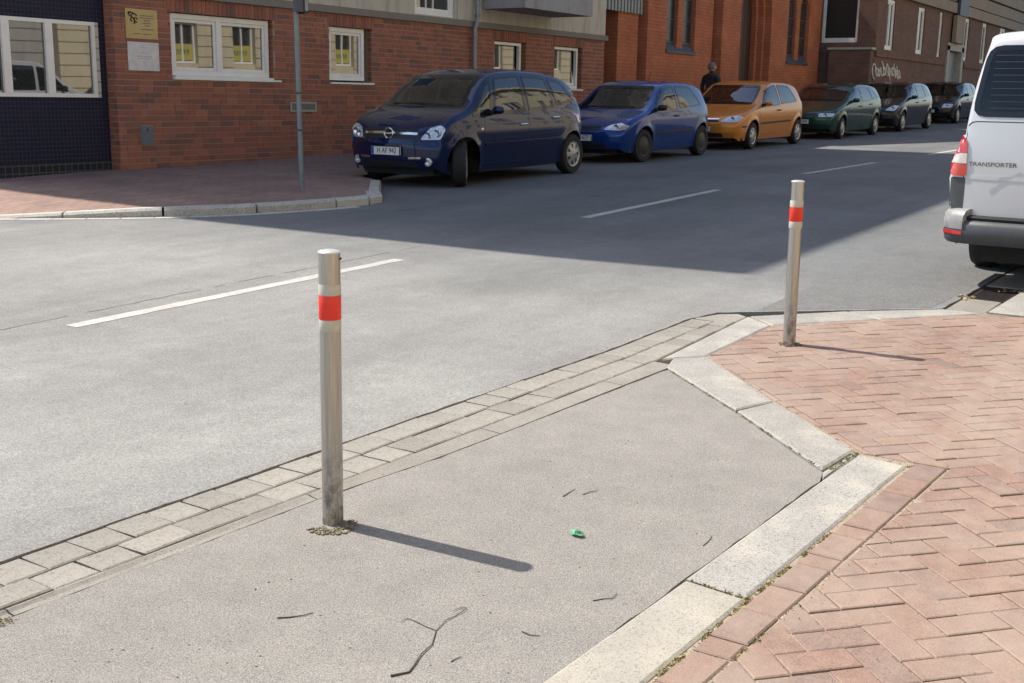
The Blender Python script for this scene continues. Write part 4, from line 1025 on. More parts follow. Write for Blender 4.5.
# ------------------------------------------------------------------ vehicles
def round_poly(p, r=.03, n=3):
    out = []; k = len(p)
    for i in range(k):
        a, b, c = Vector(p[i-1]), Vector(p[i]), Vector(p[(i+1) % k]); d1 = (a-b); d2 = (c-b); q = min(r, d1.length*.45, d2.length*.45)
        s = b+d1.normalized()*q; e = b+d2.normalized()*q
        for j in range(n+1):
            t = j/n; out.append(tuple((1-t)**2*s + 2*t*(1-t)*b + t*t*e))
    return out
class Car:
    def __init__(s, root, sp):
        s.root = root; s.sp = sp; s.L = sp['L']; s.W = sp['W']/2; s.top = pchip(sp['top']); s.belt = pchip(sp['belt']); s.plan = pchip(sp['plan'])
        s.fx = pchip(sp.get('bowf', [(0, .26), (.12, .16), (.3, .06), (.5, 0)])); s.rx = pchip([(a, b) for a, b in sp.get('bowr', [(0, .2), (.12, .12), (.3, .04), (.5, 0)])])
        s.lf = pchip(sp.get('leanf', [(0, .10), (.25, .05), (.4, 0), (1, 0)])); s.lr = pchip(sp.get('leanr', [(0, .08), (.3, .02), (.45, 0), (1, 0), (2, 0)]))
        s.tum = sp.get('tum', .27); s.cuts = []; s.build_body()
    def section(s, x):
        sp = s.sp; zt = s.top(x); zs = min(s.belt(x), zt-.03); w = s.W*s.plan(x)
        zb = sp['sill'] + .06*max(0, 1-x/.25) + .08*max(0, 1-(s.L-x)/.25); fl = 0
        for xw in sp['wx']:
            d = abs(x-xw)
            if d < sp['ar']: zb = max(zb, sp['wr']+math.sqrt(max(0, sp['ar']**2-d*d))-.005)
        def ys(z):
            y = w*(1 - .085*max(0, (.76-z)/.55)**1.5 - .06*max(0, (z-.74)/.3)**2)
            for xw in sp['wx']:
                r_ = math.hypot(x-xw, z-sp['wr'])-sp['ar']
                if r_ > -.02: y += sp.get('flare', .018)*math.exp(-(r_/.06)**2)
            c = sp.get('crease')
            if c: y += .008*math.exp(-((z-c)/.03)**2)
            return y
        P = []
        for i in range(13):
            z = zb+(zs-zb)*i/12; P.append((ys(z), z))
        y_s = P[-1][0]; hg = zt-zs; zr = zs+hg*sp.get('rk', .88); wr = max(.05, y_s-.025*min(1, hg/.1)-s.tum*(zr-zs))
        for i in range(1, 8):
            t = i/7; P.append((y_s+(wr-y_s)*t+.015*math.sin(math.pi*t)*min(1, hg/.3), zs+(zr-zs)*t))
        ex = sp.get('rex', .8)
        for i in range(1, 11):
            a = i/10*math.pi/2; P.append((wr*max(0, math.cos(a))**ex if i < 10 else 0, zr+(zt-zr)*math.sin(a)**ex))
        return P
    def warp(s, x, y, z):
        q = abs(y)/s.W
        X = x + s.fx(x)*q**2.6 - s.rx(s.L-x)*q**2.6
        gz = max(0, min(1, (z-s.belt(x)+.02)/.25))
        X += s.sp.get('wsbow', .14)*gz*q*q*max(0, min(1, (s.sp['roofx']-x)/.5)) 
        if x < .5: X += s.lf(z)*(1-x/.5)
        if s.L-x < .5: X -= s.lr(z)*(1-(s.L-x)/.5)
        return (X, y, z)
    def build_body(s):
        sp = s.sp; xs = set(np.round(np.arange(0, s.L+.001, .045), 4)); xs.add(s.L)
        for a in (.008, .02, .035): xs.add(a); xs.add(s.L-a)
        for xw in sp['wx']:
            xs = {x for x in xs if abs(abs(x-xw)-sp['ar']) > .012}
            for k in range(0, 19): xs.add(xw - sp['ar']*math.cos(math.pi*k/18)*.9999)
            xs.add(xw-sp['ar']-.002); xs.add(xw+sp['ar']+.002)
        xs = sorted(xs); rows = []
        for x in xs:
            x = min(max(x, 0), s.L); P = s.section(x); e = 1
            dd = min(x, s.L-x)
            if dd < .035: e = .965+.035*math.sqrt(max(0, 1-(1-dd/.035)**2))
            mz = .5*(P[0][1]+P[-1][1]) if s.L > 0 else 0
            H = [s.warp(x, -y*e, mz+(z-mz)*(1-(1-e)*.8)) for y, z in P]
            rows.append(H + [(q[0], -q[1], q[2]) for q in H[-2::-1]])
        n = len(rows[0]); vs = [v for r_ in rows for v in r_]; fs = []
        for i in range(len(rows)-1):
            for k in range(n-1): fs.append((i*n+k, i*n+k+1, (i+1)*n+k+1, (i+1)*n+k))
        def cap(row, x, flip):
            rings = [row]; base = []
            h = (n+1)//2; P = s.section(x)
            for t in (.8, .6, .4, .2, 0.0):
                src = rows[0] if x == 0 else rows[-1]
                ring = []
                for k in range(h):
                    v = src[k]; y = v[1]*t; X = s.warp(x, y, v[2])[0]; ring.append((X, y, v[2]))
                ring = ring + [(q[0], -q[1], q[2]) for q in ring[-2::-1]]
                st = len(vs); vs.extend(ring); base.append(st)
            prev = 0 if x == 0 else (len(rows)-1)*n
            for st in base:
                for k in range(n-1):
                    q = (prev+k, st+k, st+k+1, prev+k+1); fs.append(q[::-1] if flip else q)
                prev = st
        cap(None, 0, True); cap(None, s.L, False)
        fs = [tuple(f) for f in fs]
        s.body = obj('body', vs, fs, sp['paint'], s.root, True, sharp=38)
        bm = bmesh.new(); bm.from_mesh(s.body.data); bmesh.ops.remove_doubles(bm, verts=bm.verts, dist=.0006)
        bmesh.ops.recalc_face_normals(bm, faces=bm.faces[:]); bm.to_mesh(s.body.data); bm.free(); s.body.data.set_sharp_from_angle(angle=R(38))
        d = s.body.data; s.bvh = BVHTree.FromPolygons([v.co.copy() for v in d.vertices], [tuple(p.vertices) for p in d.polygons])
    def hit(s, kind, a, b):
        o, d = {'L': (Vector((a, -3, b)), Vector((0, 1, 0))), 'R': (Vector((a, 3, b)), Vector((0, -1, 0))), 'F': (Vector((-3, a, b)), Vector((1, 0, 0))),
                'B': (Vector((s.L+3, a, b)), Vector((-1, 0, 0))), 'T': (Vector((a, b, 4)), Vector((0, 0, -1)))}[kind]
        loc, no, _, _ = s.bvh.ray_cast(o, d)
        if loc is None: return None
        if no.dot(d) > 0: no = -no
        return loc, no
    def glaze(s, name, kind, poly, m, rad=.05, frit=.035, lip=.018):
        poly = ccw(list(poly)); P = ccw(round_poly(poly, rad))
        ring = s.patch(name, kind, inset_poly(P, -lip), MT['frit'], .0045, 0, .05, None, 1.0, .004, inset_poly(P, frit))
        s.patch('pane', kind, P, m, .002, 0, .05, ring)
        s.cuts.append((kind, inset_poly(P, -lip*.5)))
        return ring
    def cut(s):
        d = s.body.data; bm = bmesh.new(); bm.from_mesh(d); kill = []
        def inside(P, x, y):
            c = False
            for (ax, ay), (bx, by) in zip(P, P[1:]+P[:1]):
                if (ay > y) != (by > y) and x < (bx-ax)*(y-ay)/(by-ay)+ax: c = not c
            return c
        for f in bm.faces:
            for kind, P in s.cuts:
                pr = {'L': lambda v: (v.x, v.z), 'R': lambda v: (v.x, v.z), 'F': lambda v: (v.y, v.z), 'B': lambda v: (v.y, v.z)}[kind]
                n = f.normal; c = f.calc_center_median()
                if (kind == 'L' and (c.y > 0 or n.y > -.5)) or (kind == 'R' and (c.y < 0 or n.y < .5)) or (kind == 'F' and (n.x > -.12 or c.x > s.L*.6)) or (kind == 'B' and (n.x < .12 or c.x < s.L*.5)): continue
                if all(inside(P, *pr(v.co)) for v in f.verts): kill.append(f); break
        bmesh.ops.delete(bm, geom=kill, context='FACES'); bm.to_mesh(d); bm.free(); d.set_sharp_from_angle(angle=R(38))
    def interior(s, x0, xr, w=.62):
        # seats, dashboard, steering wheel
        def seat(x, y, wd, name='seat'):
            m_ = MB(); z0 = .42
            def blob(c, h, n=10):
                st = len(m_.v)
                for i in range(n+1):
                    a = math.pi*i/n-math.pi/2
                    for k in range(12):
                        b = 2*math.pi*k/12; q = lambda t: math.copysign(abs(t)**.45, t)
                        m_.v.append((c[0]+h[0]*q(math.cos(a))*q(math.cos(b))+(0.28*(h[2]*q(math.sin(a))) if h[2] > .2 else 0), c[1]+h[1]*q(math.cos(a))*q(math.sin(b)), c[2]+h[2]*q(math.sin(a))))
                for i in range(n):
                    for k in range(12): m_.f.append((st+i*12+k, st+i*12+(k+1) % 12, st+(i+1)*12+(k+1) % 12, st+(i+1)*12+k))
            blob((x, y, z0+.1), (.27, wd, .09)); blob((x+.32, y, z0+.42), (.07, wd, .34)); 
            for hy in ((0,) if wd < .4 else (-.32, .32)): blob((x+.46, y+hy, z0+.86), (.045, .12, .085))
            m_.build(name, MT['seat'], s.root, True)
        seat(x0, -.36, .24); seat(x0, .36, .24); seat(xr, 0, w, 'rear_seat')
        zd = s.belt(x0-.75)-.04
        d_ = MB().box((x0-1.0, -s.W+.17, zd-.3), (x0-.62, s.W-.17, zd)); dd = d_.build('dashboard', MT['trim_in'], s.root)
        MB().tube([(x0-.45+.06*math.cos(t), -.36+.17*math.sin(t), zd-.02+.16*math.cos(t)) for t in np.linspace(0, 2*math.pi, 17)], .014, 6, False).build('steering_wheel', MT['trim_in'], dd, True)
        hit = s.bvh.ray_cast(Vector((x0-.25, 0, .9)), Vector((0, 0, 1)))[0]
        if hit: MB().box((x0-.27, -.11, hit.z-.14), (x0-.25, .11, hit.z-.07)).build('rear_view_mirror', MT['trim_in'], s.root)
    def patch(s, name, kind, poly, m, off=.003, r=.03, step=.05, parent=None, bevel=1.0, skirt=.004, hole=None):
        if r: poly = round_poly(poly, r)
        if area2(poly) < 0: poly = poly[::-1]
        if hole is not None and area2(hole) < 0: hole = hole[::-1]
        D = []
        for a, b in zip(poly, poly[1:]+poly[:1]):
            n = max(1, int(math.hypot(b[0]-a[0], b[1]-a[1])/step))
            for i in range(n): D.append((a[0]+(b[0]-a[0])*i/n, a[1]+(b[1]-a[1])*i/n))
        nb = len(D); x0, x1 = min(p[0] for p in D), max(p[0] for p in D); y0, y1 = min(p[1] for p in D), max(p[1] for p in D)
        pts = list(D); gx = x0+step*.5
        while gx < x1:
            gy = y0+step*.5
            while gy < y1:
                c = False
                for (ax, ay), (bx, by) in zip(D, D[1:]+D[:1]):
                    if (ay > gy) != (by > gy) and gx < (bx-ax)*(gy-ay)/(by-ay)+ax: c = not c
                if c and min(math.hypot(gx-p[0], gy-p[1]) for p in D) > step*.35: pts.append((gx, gy))
                gy += step
            gx += step
        ed = [(i, (i+1) % nb) for i in range(nb)]
        if hole is not None:
            def inh(x, y, P=hole):
                c = False
                for (ax, ay), (bx, by) in zip(P, P[1:]+P[:1]):
                    if (ay > y) != (by > y) and x < (bx-ax)*(y-ay)/(by-ay)+ax: c = not c
                return c
            H = []
            for a, b in zip(hole, hole[1:]+hole[:1]):
                n = max(1, int(math.hypot(b[0]-a[0], b[1]-a[1])/step))
                for i in range(n): H.append((a[0]+(b[0]-a[0])*i/n, a[1]+(b[1]-a[1])*i/n))
            pts = [p for i, p in enumerate(pts) if i < nb or not inh(*p)]; st = len(pts); pts += H
            ed += [(st+i, st+(i+1) % len(H)) for i in range(len(H))]
        V, E_, Fc, *_ = delaunay_2d_cdt([Vector(p) for p in pts], ed, [], 1, 1e-5)
        if hole is not None: Fc = [f for f in Fc if not inh(sum(V[i][0] for i in f)/len(f), sum(V[i][1] for i in f)/len(f))]
        vs = []; ok = []; inn = []
        for i, v in enumerate(V):
            h = s.hit(kind, v[0], v[1])
            if h is None: vs.append((0, 0, 0)); ok.append(False); inn.append((0, 0, 0)); continue
            loc, no = h; b_ = bevel if i < nb else 1.0
            vs.append(tuple(loc+no*off*b_)); ok.append(True); inn.append(tuple(loc-no*skirt))
        fs = [tuple(f) for f in Fc if all(ok[i] for i in f)]
        from collections import Counter
        cnt = {}
        for f in fs:
            for i in range(len(f)):
                e = (f[i], f[(i+1) % len(f)]); k = tuple(sorted(e)); cnt.setdefault(k, []).append(e)
        n = len(vs); vs += inn
        for k, l_ in cnt.items():
            if len(l_) == 1: a, b = l_[0]; fs.append((b, a, a+n, b+n))
        o = obj(name, vs, fs, m, parent or s.root, True)
        bm = bmesh.new(); bm.from_mesh(o.data); bmesh.ops.delete(bm, geom=[v for v in bm.verts if not v.link_faces], context='VERTS')
        bmesh.ops.recalc_face_normals(bm, faces=bm.faces[:])
        bm.to_mesh(o.data); bm.free(); o.data.set_sharp_from_angle(angle=R(40)); return o
    def line(s, name, kind, pts, m, w=.012, off=.002, parent=None):
        P = []
        for a, b in zip(pts[:-1], pts[1:]):
            n = max(1, int(math.hypot(b[0]-a[0], b[1]-a[1])/.05))
            for i in range(n): P.append((a[0]+(b[0]-a[0])*i/n, a[1]+(b[1]-a[1])*i/n))
        P.append(pts[-1]); L1 = []
        for i, p in enumerate(P):
            a, b = Vector(P[max(i-1, 0)]), Vector(P[min(i+1, len(P)-1)]); t = (b-a).normalized(); nn = Vector((-t.y, t.x))*w/2
            h1 = s.hit(kind, p[0]+nn.x, p[1]+nn.y); h2 = s.hit(kind, p[0]-nn.x, p[1]-nn.y)
            if h1 and h2: L1.append((h1[0]+h1[1]*off, h2[0]+h2[1]*off, h1[0]-h1[1]*.003, h2[0]-h2[1]*.003))
        vs = [tuple(v) for r_ in L1 for v in r_]; fs = []
        for i in range(len(L1)-1):
            a, b = i*4, (i+1)*4; fs += [(a, a+1, b+1, b), (a+2, a, b, b+2), (a+1, a+3, b+3, b+1)]
        return obj(name, vs, fs, m, parent or s.root)
    def zr(s, x): zt = s.top(x); zs = min(s.belt(x), zt-.03); return zs+(zt-zs)*s.sp.get('rk', .88)
    def side_win(s, xb0, xb1, xt0, xt1, lo=.03, hi=.035, name='side_window', gm=None):
        n = 6; bot = [(xb0+(xb1-xb0)*i/n, s.belt(xb0+(xb1-xb0)*i/n)+lo) for i in range(n+1)]; top = [(xt1+(xt0-xt1)*i/n, s.zr(xt1+(xt0-xt1)*i/n)-hi) for i in range(n+1)]
        poly = bot+top
        for k in 'LR':
            s.glaze(name, k, poly, gm or s.sp.get('glass', MT['carglass']), .025, .03, .012)
    def door(s, poly, hx, hz, m=None, handle='black'):
        poly = clip(ccw(poly), [(0, .2), (s.L, .2), (s.L, s.belt(max(p[0] for p in poly))+.004), (0, s.belt(min(p[0] for p in poly))+.004)])
        for k in 'LR':
            sm = s.patch('door_seam', k, inset_poly(ccw(poly), -.005), MT['black'], .0008, .035, .06)
            d_ = s.patch('door', k, poly, s.sp['paint'], .0022, .035, .06); sm.parent = d_
            if hx:
                h = s.hit(k, hx, hz)
                if h:
                    sg = -1 if k == 'L' else 1; c = h[0]
                    b = MB(); b.v = []; m2 = MB().tube([(c.x-.085, c.y+sg*.004, c.z), (c.x-.06, c.y+sg*.028, c.z+.003), (c.x+.06, c.y+sg*.028, c.z+.005), (c.x+.085, c.y+sg*.004, c.z+.004)], [.012, .016, .016, .012], 8)
                    m2.build('handle', m or MT['black'], d_, True)
    def wheel(s, x, side, capm, kind='cap', steer=0):
        sp = s.sp; r = sp['wr']; w = .19; y = side*(s.W*sp.get('trk', .985)-w/2)
        t = MB().lathe([(r*.62, -w/2+.012), (r*.78, -w/2), (r*.93, -w/2+.004), (r*.985, -w/2+.03), (r, -w/2+.05), (r, w/2-.05), (r*.985, w/2-.03), (r*.93, w/2-.004), (r*.78, w/2), (r*.62, w/2-.012)], 36, 'y')
        o = t.build('wheel', MT['rubber'], s.root, True, loc=(x, y, r)); o.rotation_euler = (0, 0, (0 if side < 0 else math.pi) + steer)
        # outer face points to -y in wheel space
        d = MB().lathe([(r*.645, -w/2+.016), (r*.63, -w/2+.002), (r*.56, -w/2+.014), (r*.30, -w/2+.004), (r*.16, -w/2-.004), (.001, -w/2-.006)], 32, 'y')
        rim = d.build('hubcap' if kind == 'cap' else 'rim', capm, o, True)
        dk = MB(); nn = 7 if kind == 'cap' else 8
        for k in range(nn):
            a0 = 2*math.pi*k/nn; da = .19 if kind == 'cap' else .12
            q = []
            for (rr, aa) in ((.30*r if kind == 'cap' else .34*r, -da*.45), (.30*r if kind == 'cap' else .34*r, da*.45), (.53*r, da), (.53*r, -da)):
                # lie just above the cap surface
                f = (rr/r-.30)/(.56-.30); yy = -w/2+.004+.010*max(0, f)-.003; q.append((rr*math.cos(a0+aa), yy, rr*math.sin(a0+aa)))
            MB().quad(*q).build('vent_hole', MT['black'], rim)
        MB().lathe([(r*.64, w/2-.05), (.02, w/2-.05)], 24, 'y').build('brake_drum', MT['steelwheel'], o)
        return o
    def finish(s, capm, kind='cap', steer=0, mirror=True, mx=None, mz=None, mm=None):
        sp = s.sp
        for i, x in enumerate(sp['wx']):
            for sd in (-1, 1): s.wheel(x, sd, capm, kind, steer if i == sp.get('steer_axle', 0) else 0)
        u = MB().box((.22, -s.W+.26, .17), (s.L-.22, s.W-.26, min(.85, s.belt(.6))-.12)); u.box((.4, -s.W+.08, .19), (sp['wx'][0]-sp['ar']-.02 if sp['wx'][0]-sp['ar'] > .5 else .42, s.W-.08, .35)); u.box((sp['wx'][0]+sp['ar']+.03, -s.W+.09, .18), (sp['wx'][1]-sp['ar']-.03, s.W-.09, .35)); u.build('underbody', MT['rubber'], s.root)
        if mirror:
            for sd in (-1, 1):
                h = s.hit('L' if sd < 0 else 'R', mx, mz)
                if not h: continue
                c = h[0]; m_ = MB()
                pr = [(.0, 0), (.055, .01), (.085, .05), (.085, .12), (.06, .175), (.0, .19)]
                vs = []; n = 12
                for (q, d) in pr:
                    for k in range(n): a = 2*math.pi*k/n; vs.append((c.x+.02+.68*q*math.cos(a)*(1 if math.cos(a) < 0 else .5), c.y+sd*(d+.015), c.z+.055+.66*q*math.sin(a)))
                fs = [(i*n+k, i*n+(k+1) % n, (i+1)*n+(k+1) % n, (i+1)*n+k) for i in range(len(pr)-1) for k in range(n)]
                mo = obj('wing_mirror', vs, fs, mm or sp['paint'], s.root, True)
                MB().box((c.x-.03, c.y-.02*sd, c.z-.01), (c.x+.04, c.y+sd*.06, c.z+.05)).build('mirror_foot', MT['black'], mo)
    def plate(s, kind, y, z, txt, w=.50, h=.11, size=.082):
        sg = 1 if kind == 'F' else -1; x = s.hit(kind, y, z)[0].x - sg*.022
        p = MB().box((x-.008, y-w/2, z-h/2), (x+.02, y+w/2, z+h/2)).build('number_plate', MT['plate'], s.root)
        fr = MB(); frame_rect_x(fr, x-.0095*sg, y-w/2-.008, y+w/2+.008, z-h/2-.008, z+h/2+.008, .008); fr.build('plate_frame', MT['black'], p)
        ex = x-.0095 if sg > 0 else x+.0215
        yb = y-w/2+.004 if sg < 0 else y+w/2-.048
        MB().box((ex-.001, y+sg*(w/2-.046), z-h/2+.004), (ex+.001, y+sg*(w/2-.004), z+h/2-.004)).build('country_strip', MT['plate_blue'], p)
        rotm = Matrix(((0, 0, -1), (-1, 0, 0), (0, 1, 0))) if sg > 0 else Matrix(((0, 0, 1), (1, 0, 0), (0, 1, 0)))
        text_mesh('lettering', txt, size*1.25, MT['ink'], p, Matrix.Translation((ex-.0005*sg, y-sg*.022, z)) @ rotm.to_4x4() @ Matrix.Diagonal((.86, 1, 1, 1)), .0008)
def frame_rect_x(m_, x, y0, y1, z0, z1, t):
    m_.box((x-.006, y0, z0), (x+.006, y1, z0+t)).box((x-.006, y0, z1-t), (x+.006, y1, z1)).box((x-.006, y0, z0+t), (x+.006, y0+t, z1-t)).box((x-.006, y1-t, z0+t), (x+.006, y1, z1-t))
def mirror_y(p): return [(-a, b) for a, b in p]
PLAN = lambda L: [(0, .90), (.15, .945), (.45, .98), (1.0, 1.0), (L*.65, 1.0), (L-.6, .985), (L-.15, .95), (L, .92)]

# --- navy compact van, nearest of the row
def mk(name, X, Y, Z, label, group='cars parked along the far kerb', rz=0, cat='car'):
    e = empty(name, (X, Y, Z), rz); return tag(e, label, cat, group)
e = mk('parked_car', 12.42, 10.24, 0, 'navy blue compact people carrier with turned front wheels, nearest of the row')
L = 4.08
c = Car(e, dict(L=L, W=1.74, sill=.2, bowf=[(0,.22),(.09,.11),(.2,.03),(.32,0)], wx=(.64, 3.59), wr=.315, ar=.375, roofx=1.68, paint=paint('navy_paint', (.004,.012,.058), .3, .25), plan=PLAN(L), crease=.56,
    top=[(0,.60),(.03,.70),(.08,.79),(.2,.885),(.42,.985),(.66,1.06),(.83,1.17),(1.13,1.41),(1.43,1.555),(1.78,1.61),(2.18,1.625),(2.78,1.605),(3.28,1.545),(3.58,1.46),(3.78,1.33),(3.93,1.1),(4.02,.9),(4.06,.78),(4.08,.66)],
    belt=[(0,.57),(.2,.79),(.53,.905),(.88,.94),(1.88,.975),(2.88,1.02),(3.68,1.10),(4.08,1.05)]))
navy = c
c.side_win(1.38, 2.21, 1.56, 2.21); c.side_win(2.31, 3.05, 2.30, 2.92, gm=MT['cartint']); c.side_win(3.14, 3.70, 3.01, 3.38, gm=MT['cartint']); c.side_win(.84, 1.29, 1.31, 1.44, .03, .05)
c.door([(1.10,.30),(2.25,.30),(2.26,1.46),(1.54,1.42),(1.10,.97)], 2.10, .82, MT['chrome']); c.door([(2.27,.30),(3.14,.30),(3.22,.62),(3.14,1.0),(2.97,1.44),(2.28,1.47)], 3.03, .90, MT['chrome'])
# re-lay panes above the door skins
ws = [(-.66,1.10),(.66,1.10),(.56,1.50),(-.56,1.50)]
c.glaze('windscreen', 'F', ws, MT['carglass'])
rwp = [(-.60,1.06),(.60,1.06),(.50,1.40),(-.50,1.40)]; c.glaze('rear_window', 'B', rwp, MT['cartint'])
c.patch('grille', 'F', [(-.50,.665),(.50,.665),(.45,.79),(-.45,.79)], MT['black'], .003, .03, .03)
for sg in (-1, 1): c.patch('grille_bar', 'F', [(.06*sg,.725),(.455*sg,.715),(.455*sg,.745),(.06*sg,.755)], MT['chrome'], .014, .01, .03)
hx = c.hit('F', 0, .735)[0].x
em = MB(); ring = [(hx-.02, .075*math.cos(t), .735+.07*math.sin(t)) for t in np.linspace(0, 2*math.pi, 21)]; em.tube(ring, .011, 6, False); em.tube([(hx-.022, -.11, .742), (hx-.024, .0, .735), (hx-.022, .11, .728)], .008, 5); em.build('emblem', MT['chrome'], e, True)
for sg in (-1, 1):
    hl_ = [(.50*sg,.655),(.77*sg,.66),(.83*sg,.80),(.74*sg,.855),(.60*sg,.81)]; h_ = c.patch('headlight', 'F', hl_, MT['lens'], .006, .04, .03)
    for (yy, zz_, rr_) in ((.60, .715, .045), (.71, .745, .05)):
        p_ = c.hit('F', yy*sg, zz_)[0]; MB().lathe([(rr_*1.12, -.010), (rr_, -.012), (rr_*.5, -.003), (.002, .0)], 16, 'y').build('reflector', MT['chrome'], h_, True, loc=(p_.x-.004, p_.y, p_.z)).rotation_euler = (0, 0, R(-90))
    f_ = c.hit('F', .62*sg, .36)[0]; MB().lathe([(.058, .02), (.058, -.012), (.04, -.016), (.002, -.006)], 16, 'y').build('fog_light', MT['lens'], e, True, loc=tuple(f_)).rotation_euler = (0, 0, R(-90))
    c.patch('bumper_strip', 'F', [(.34*sg,.395),(.52*sg,.40),(.52*sg,.425),(.34*sg,.42)], MT['chrome'], .004, .005, .03)
    c.patch('tail_light', 'B', [(.70*sg,.78),(.84*sg,.80),(.80*sg,1.32),(.68*sg,1.30)], MT['redlens'], .005, .03, .04)
c.patch('air_intake', 'F', [(-.48,.285),(.48,.285),(.45,.36),(-.45,.36)], MT['black'], .002, .03, .04)
c.plate('F', .02, .50, 'H AF 942'); c.plate('B', 0, .70, 'H AF 942')
for k in 'LR': c.line('rub_strip', k, [(1.12,.565),(3.18,.585)], navy.sp['paint'], .03, .012)
c.patch('indicator', 'L', [(1.0,.77),(1.06,.77),(1.06,.80),(1.0,.80)], MT['clearlens'], .006, .01, .02)
c.line('bonnet_seam', 'T', [(.18,-.60),(.4,-.68),(.64,-.70)], MT['black'], .008, .001); c.line('bonnet_seam', 'T', [(.18,.60),(.4,.68),(.64,.70)], MT['black'], .008, .001)
wp = MB().tube([tuple(c.hit('F', -.55, 1.115)[0]+Vector((-.02,0,.0))), tuple(c.hit('F', .0, 1.13)[0]+Vector((-.02,0,0))), tuple(c.hit('F', .52, 1.12)[0]+Vector((-.02,0,0)))], .01, 5).build('wiper', MT['black'], e)
c.finish(MT['hub'], 'cap', R(33), True, 1.30, .985); c.interior(1.75, 2.75); c.cut()

# --- generic hatchback builder for the rest of the row
def hatch(e, L, W, wx, wr, H, paintm, capm, capk, txt, nose=.62, mz=None, doors=3, style='cap', mm=None, handle=None, headl=None, headm='lens', sedan=False, wsx=1.02, bump=None, band=None, steer=0, tail=None):
    k = L/4.0; rt_ = H
    tp = [(0,nose-.06),(.03,nose),(.12,nose+.06),(.4*k,nose+.16),(.8*k,nose+.255),(wsx*k,nose+.32),((wsx+.25)*k,nose+.45),((wsx+.55)*k,rt_-.21),((wsx+.85)*k,rt_-.06),((wsx+1.25)*k,rt_),((wsx+1.75)*k,rt_-.01)]
    if not sedan: tp += [(3.3*k,rt_-.06),(3.6*k,rt_-.16),(3.8*k,rt_-.42),(3.92*k,.86),(3.97*k,.72),(L,.6)]
    else: tp += [(3.05*k,rt_-.06),(3.35*k,rt_-.17),(3.65*k,rt_-.36),(3.85*k,.93),(3.95*k,.75),(L,.6)]
    bt = [(0,nose-.09),(.4*k,nose+.06),(.9*k,nose+.20),(1.3*k,nose+.245),(2.2*k,nose+.275),(3.2*k,nose+.32),(3.8*k,nose+.35),(L,nose+.2)]
    c = Car(e, dict(L=L, W=W, sill=.2, wx=wx, wr=wr, ar=wr+.06, roofx=(wsx+1.0)*k, paint=paintm, plan=PLAN(L), top=tp, belt=bt, crease=None))
    a0 = wsx+.25
    if doors == 3: c.side_win(a0*k, 2.32*k, (wsx+.62)*k, 2.26*k); c.side_win(2.42*k, 3.40*k, 2.36*k, 3.05*k, .045)
    else: c.side_win(a0*k, 2.10*k, (wsx+.62)*k, 2.05*k); c.side_win(2.18*k, 2.95*k, 2.12*k, 2.78*k, .04); c.side_win(3.02*k, 3.45*k, 2.86*k, 3.06*k, .05)
    zt = lambda x: c.zr(x)-.02
    d1 = 2.38*k if doors == 3 else 2.14*k
    c.door([(1.18*k,.30),(d1,.30),(d1,zt(d1)),((wsx+.62)*k,zt((wsx+.62)*k)),(1.18*k,c.belt(1.2*k)+.01)], d1-.17, nose+.19, handle)
    if doors == 5: c.door([(d1+.015,.30),(2.85*k,.30),(3.0*k,.6),(2.95*k,zt(2.8*k)-.1),(2.80*k,zt(2.8*k)),(d1+.015,zt(d1))], 2.80*k, nose+.23, handle)
    # panes sit above the door skins
    z0 = nose+.345; z1 = rt_-.12; yb = W/2*.78; yt = W/2*.66
    for kk, pl_, nm in (('F', [(-yb,z0),(yb,z0),(yt,z1),(-yt,z1)], 'windscreen'), ('B', [(-yb*.9,z0+.07),(yb*.9,z0+.07),(yt*.88,z1-.05),(-yt*.88,z1-.05)], 'rear_window')):
        c.glaze(nm, kk, pl_, MT['carglass'])
    hl0 = headl or [(.46,nose-.02),(.70,nose-.01),(.775,nose+.07),(.69,nose+.11),(.52,nose+.07)]
    for sg in (-1, 1):
        h_ = c.patch('headlight', 'F', [(a*sg*W/1.66, b) for a, b in hl0], MT[headm], .006, .03, .03)
        cx_, cz_ = sum(a for a, b in hl0)/len(hl0)*sg*W/1.66, sum(b for a, b in hl0)/len(hl0)
        p_ = c.hit('F', cx_, cz_)[0]; MB().lathe([(.05, -.009), (.044, -.011), (.02, -.003), (.002, .0)], 16, 'y').build('reflector', MT['chrome'], h_, True, loc=(p_.x-.004, p_.y, p_.z)).rotation_euler = (0, 0, R(-90))
        c.patch('tail_light', 'B', [(.52*sg,.78),(.70*sg,.78),(.68*sg,1.02),(.54*sg,1.02)] if tail is None else [(a*sg, b) for a, b in tail], MT['redlens'], .005, .03, .04)
    c.patch('grille', 'F', [(-.40,nose-.03),(.40,nose-.03),(.36,nose+.045),(-.36,nose+.045)], MT['black'], .003, .02, .03)
    c.line('grille_bar', 'F', [(-.38,nose+.03),(.38,nose+.03)], MT['chrome'] if band else MT['black'], .02, .008)
    c.patch('air_intake', 'F', [(-.50,.26),(.50,.26),(.46,.37),(-.46,.37)], MT['black'], .002, .03, .04)
    c.plate('F', 0, .46, txt); c.plate('B', 0, .62, txt)
    if bump:
        for q in 'LR': c.line('rub_strip', q, [(1.24*k,bump),(3.0*k,bump+.02)], MT['black'], .04, .009)
    c.line('bonnet_seam', 'T', [(.25,-.5),(.7*k,-.60),(.95*k,-.62)], MT['black'], .008, .001); c.line('bonnet_seam', 'T', [(.25,.5),(.7*k,.60),(.95*k,.62)], MT['black'], .008, .001)
    P_ = [c.hit('F', y, z0+.02) for y in (-.5, 0, .5)]
    if all(P_): MB().tube([tuple(q[0]+Vector((-.02, 0, 0))) for q in P_], .01, 5).build('wiper', MT['black'], e)
    c.finish(capm, capk, steer, True, (a0+.12)*k, nose+.30, mm); c.interior(1.85*k, 2.75*k); c.cut()
    return c
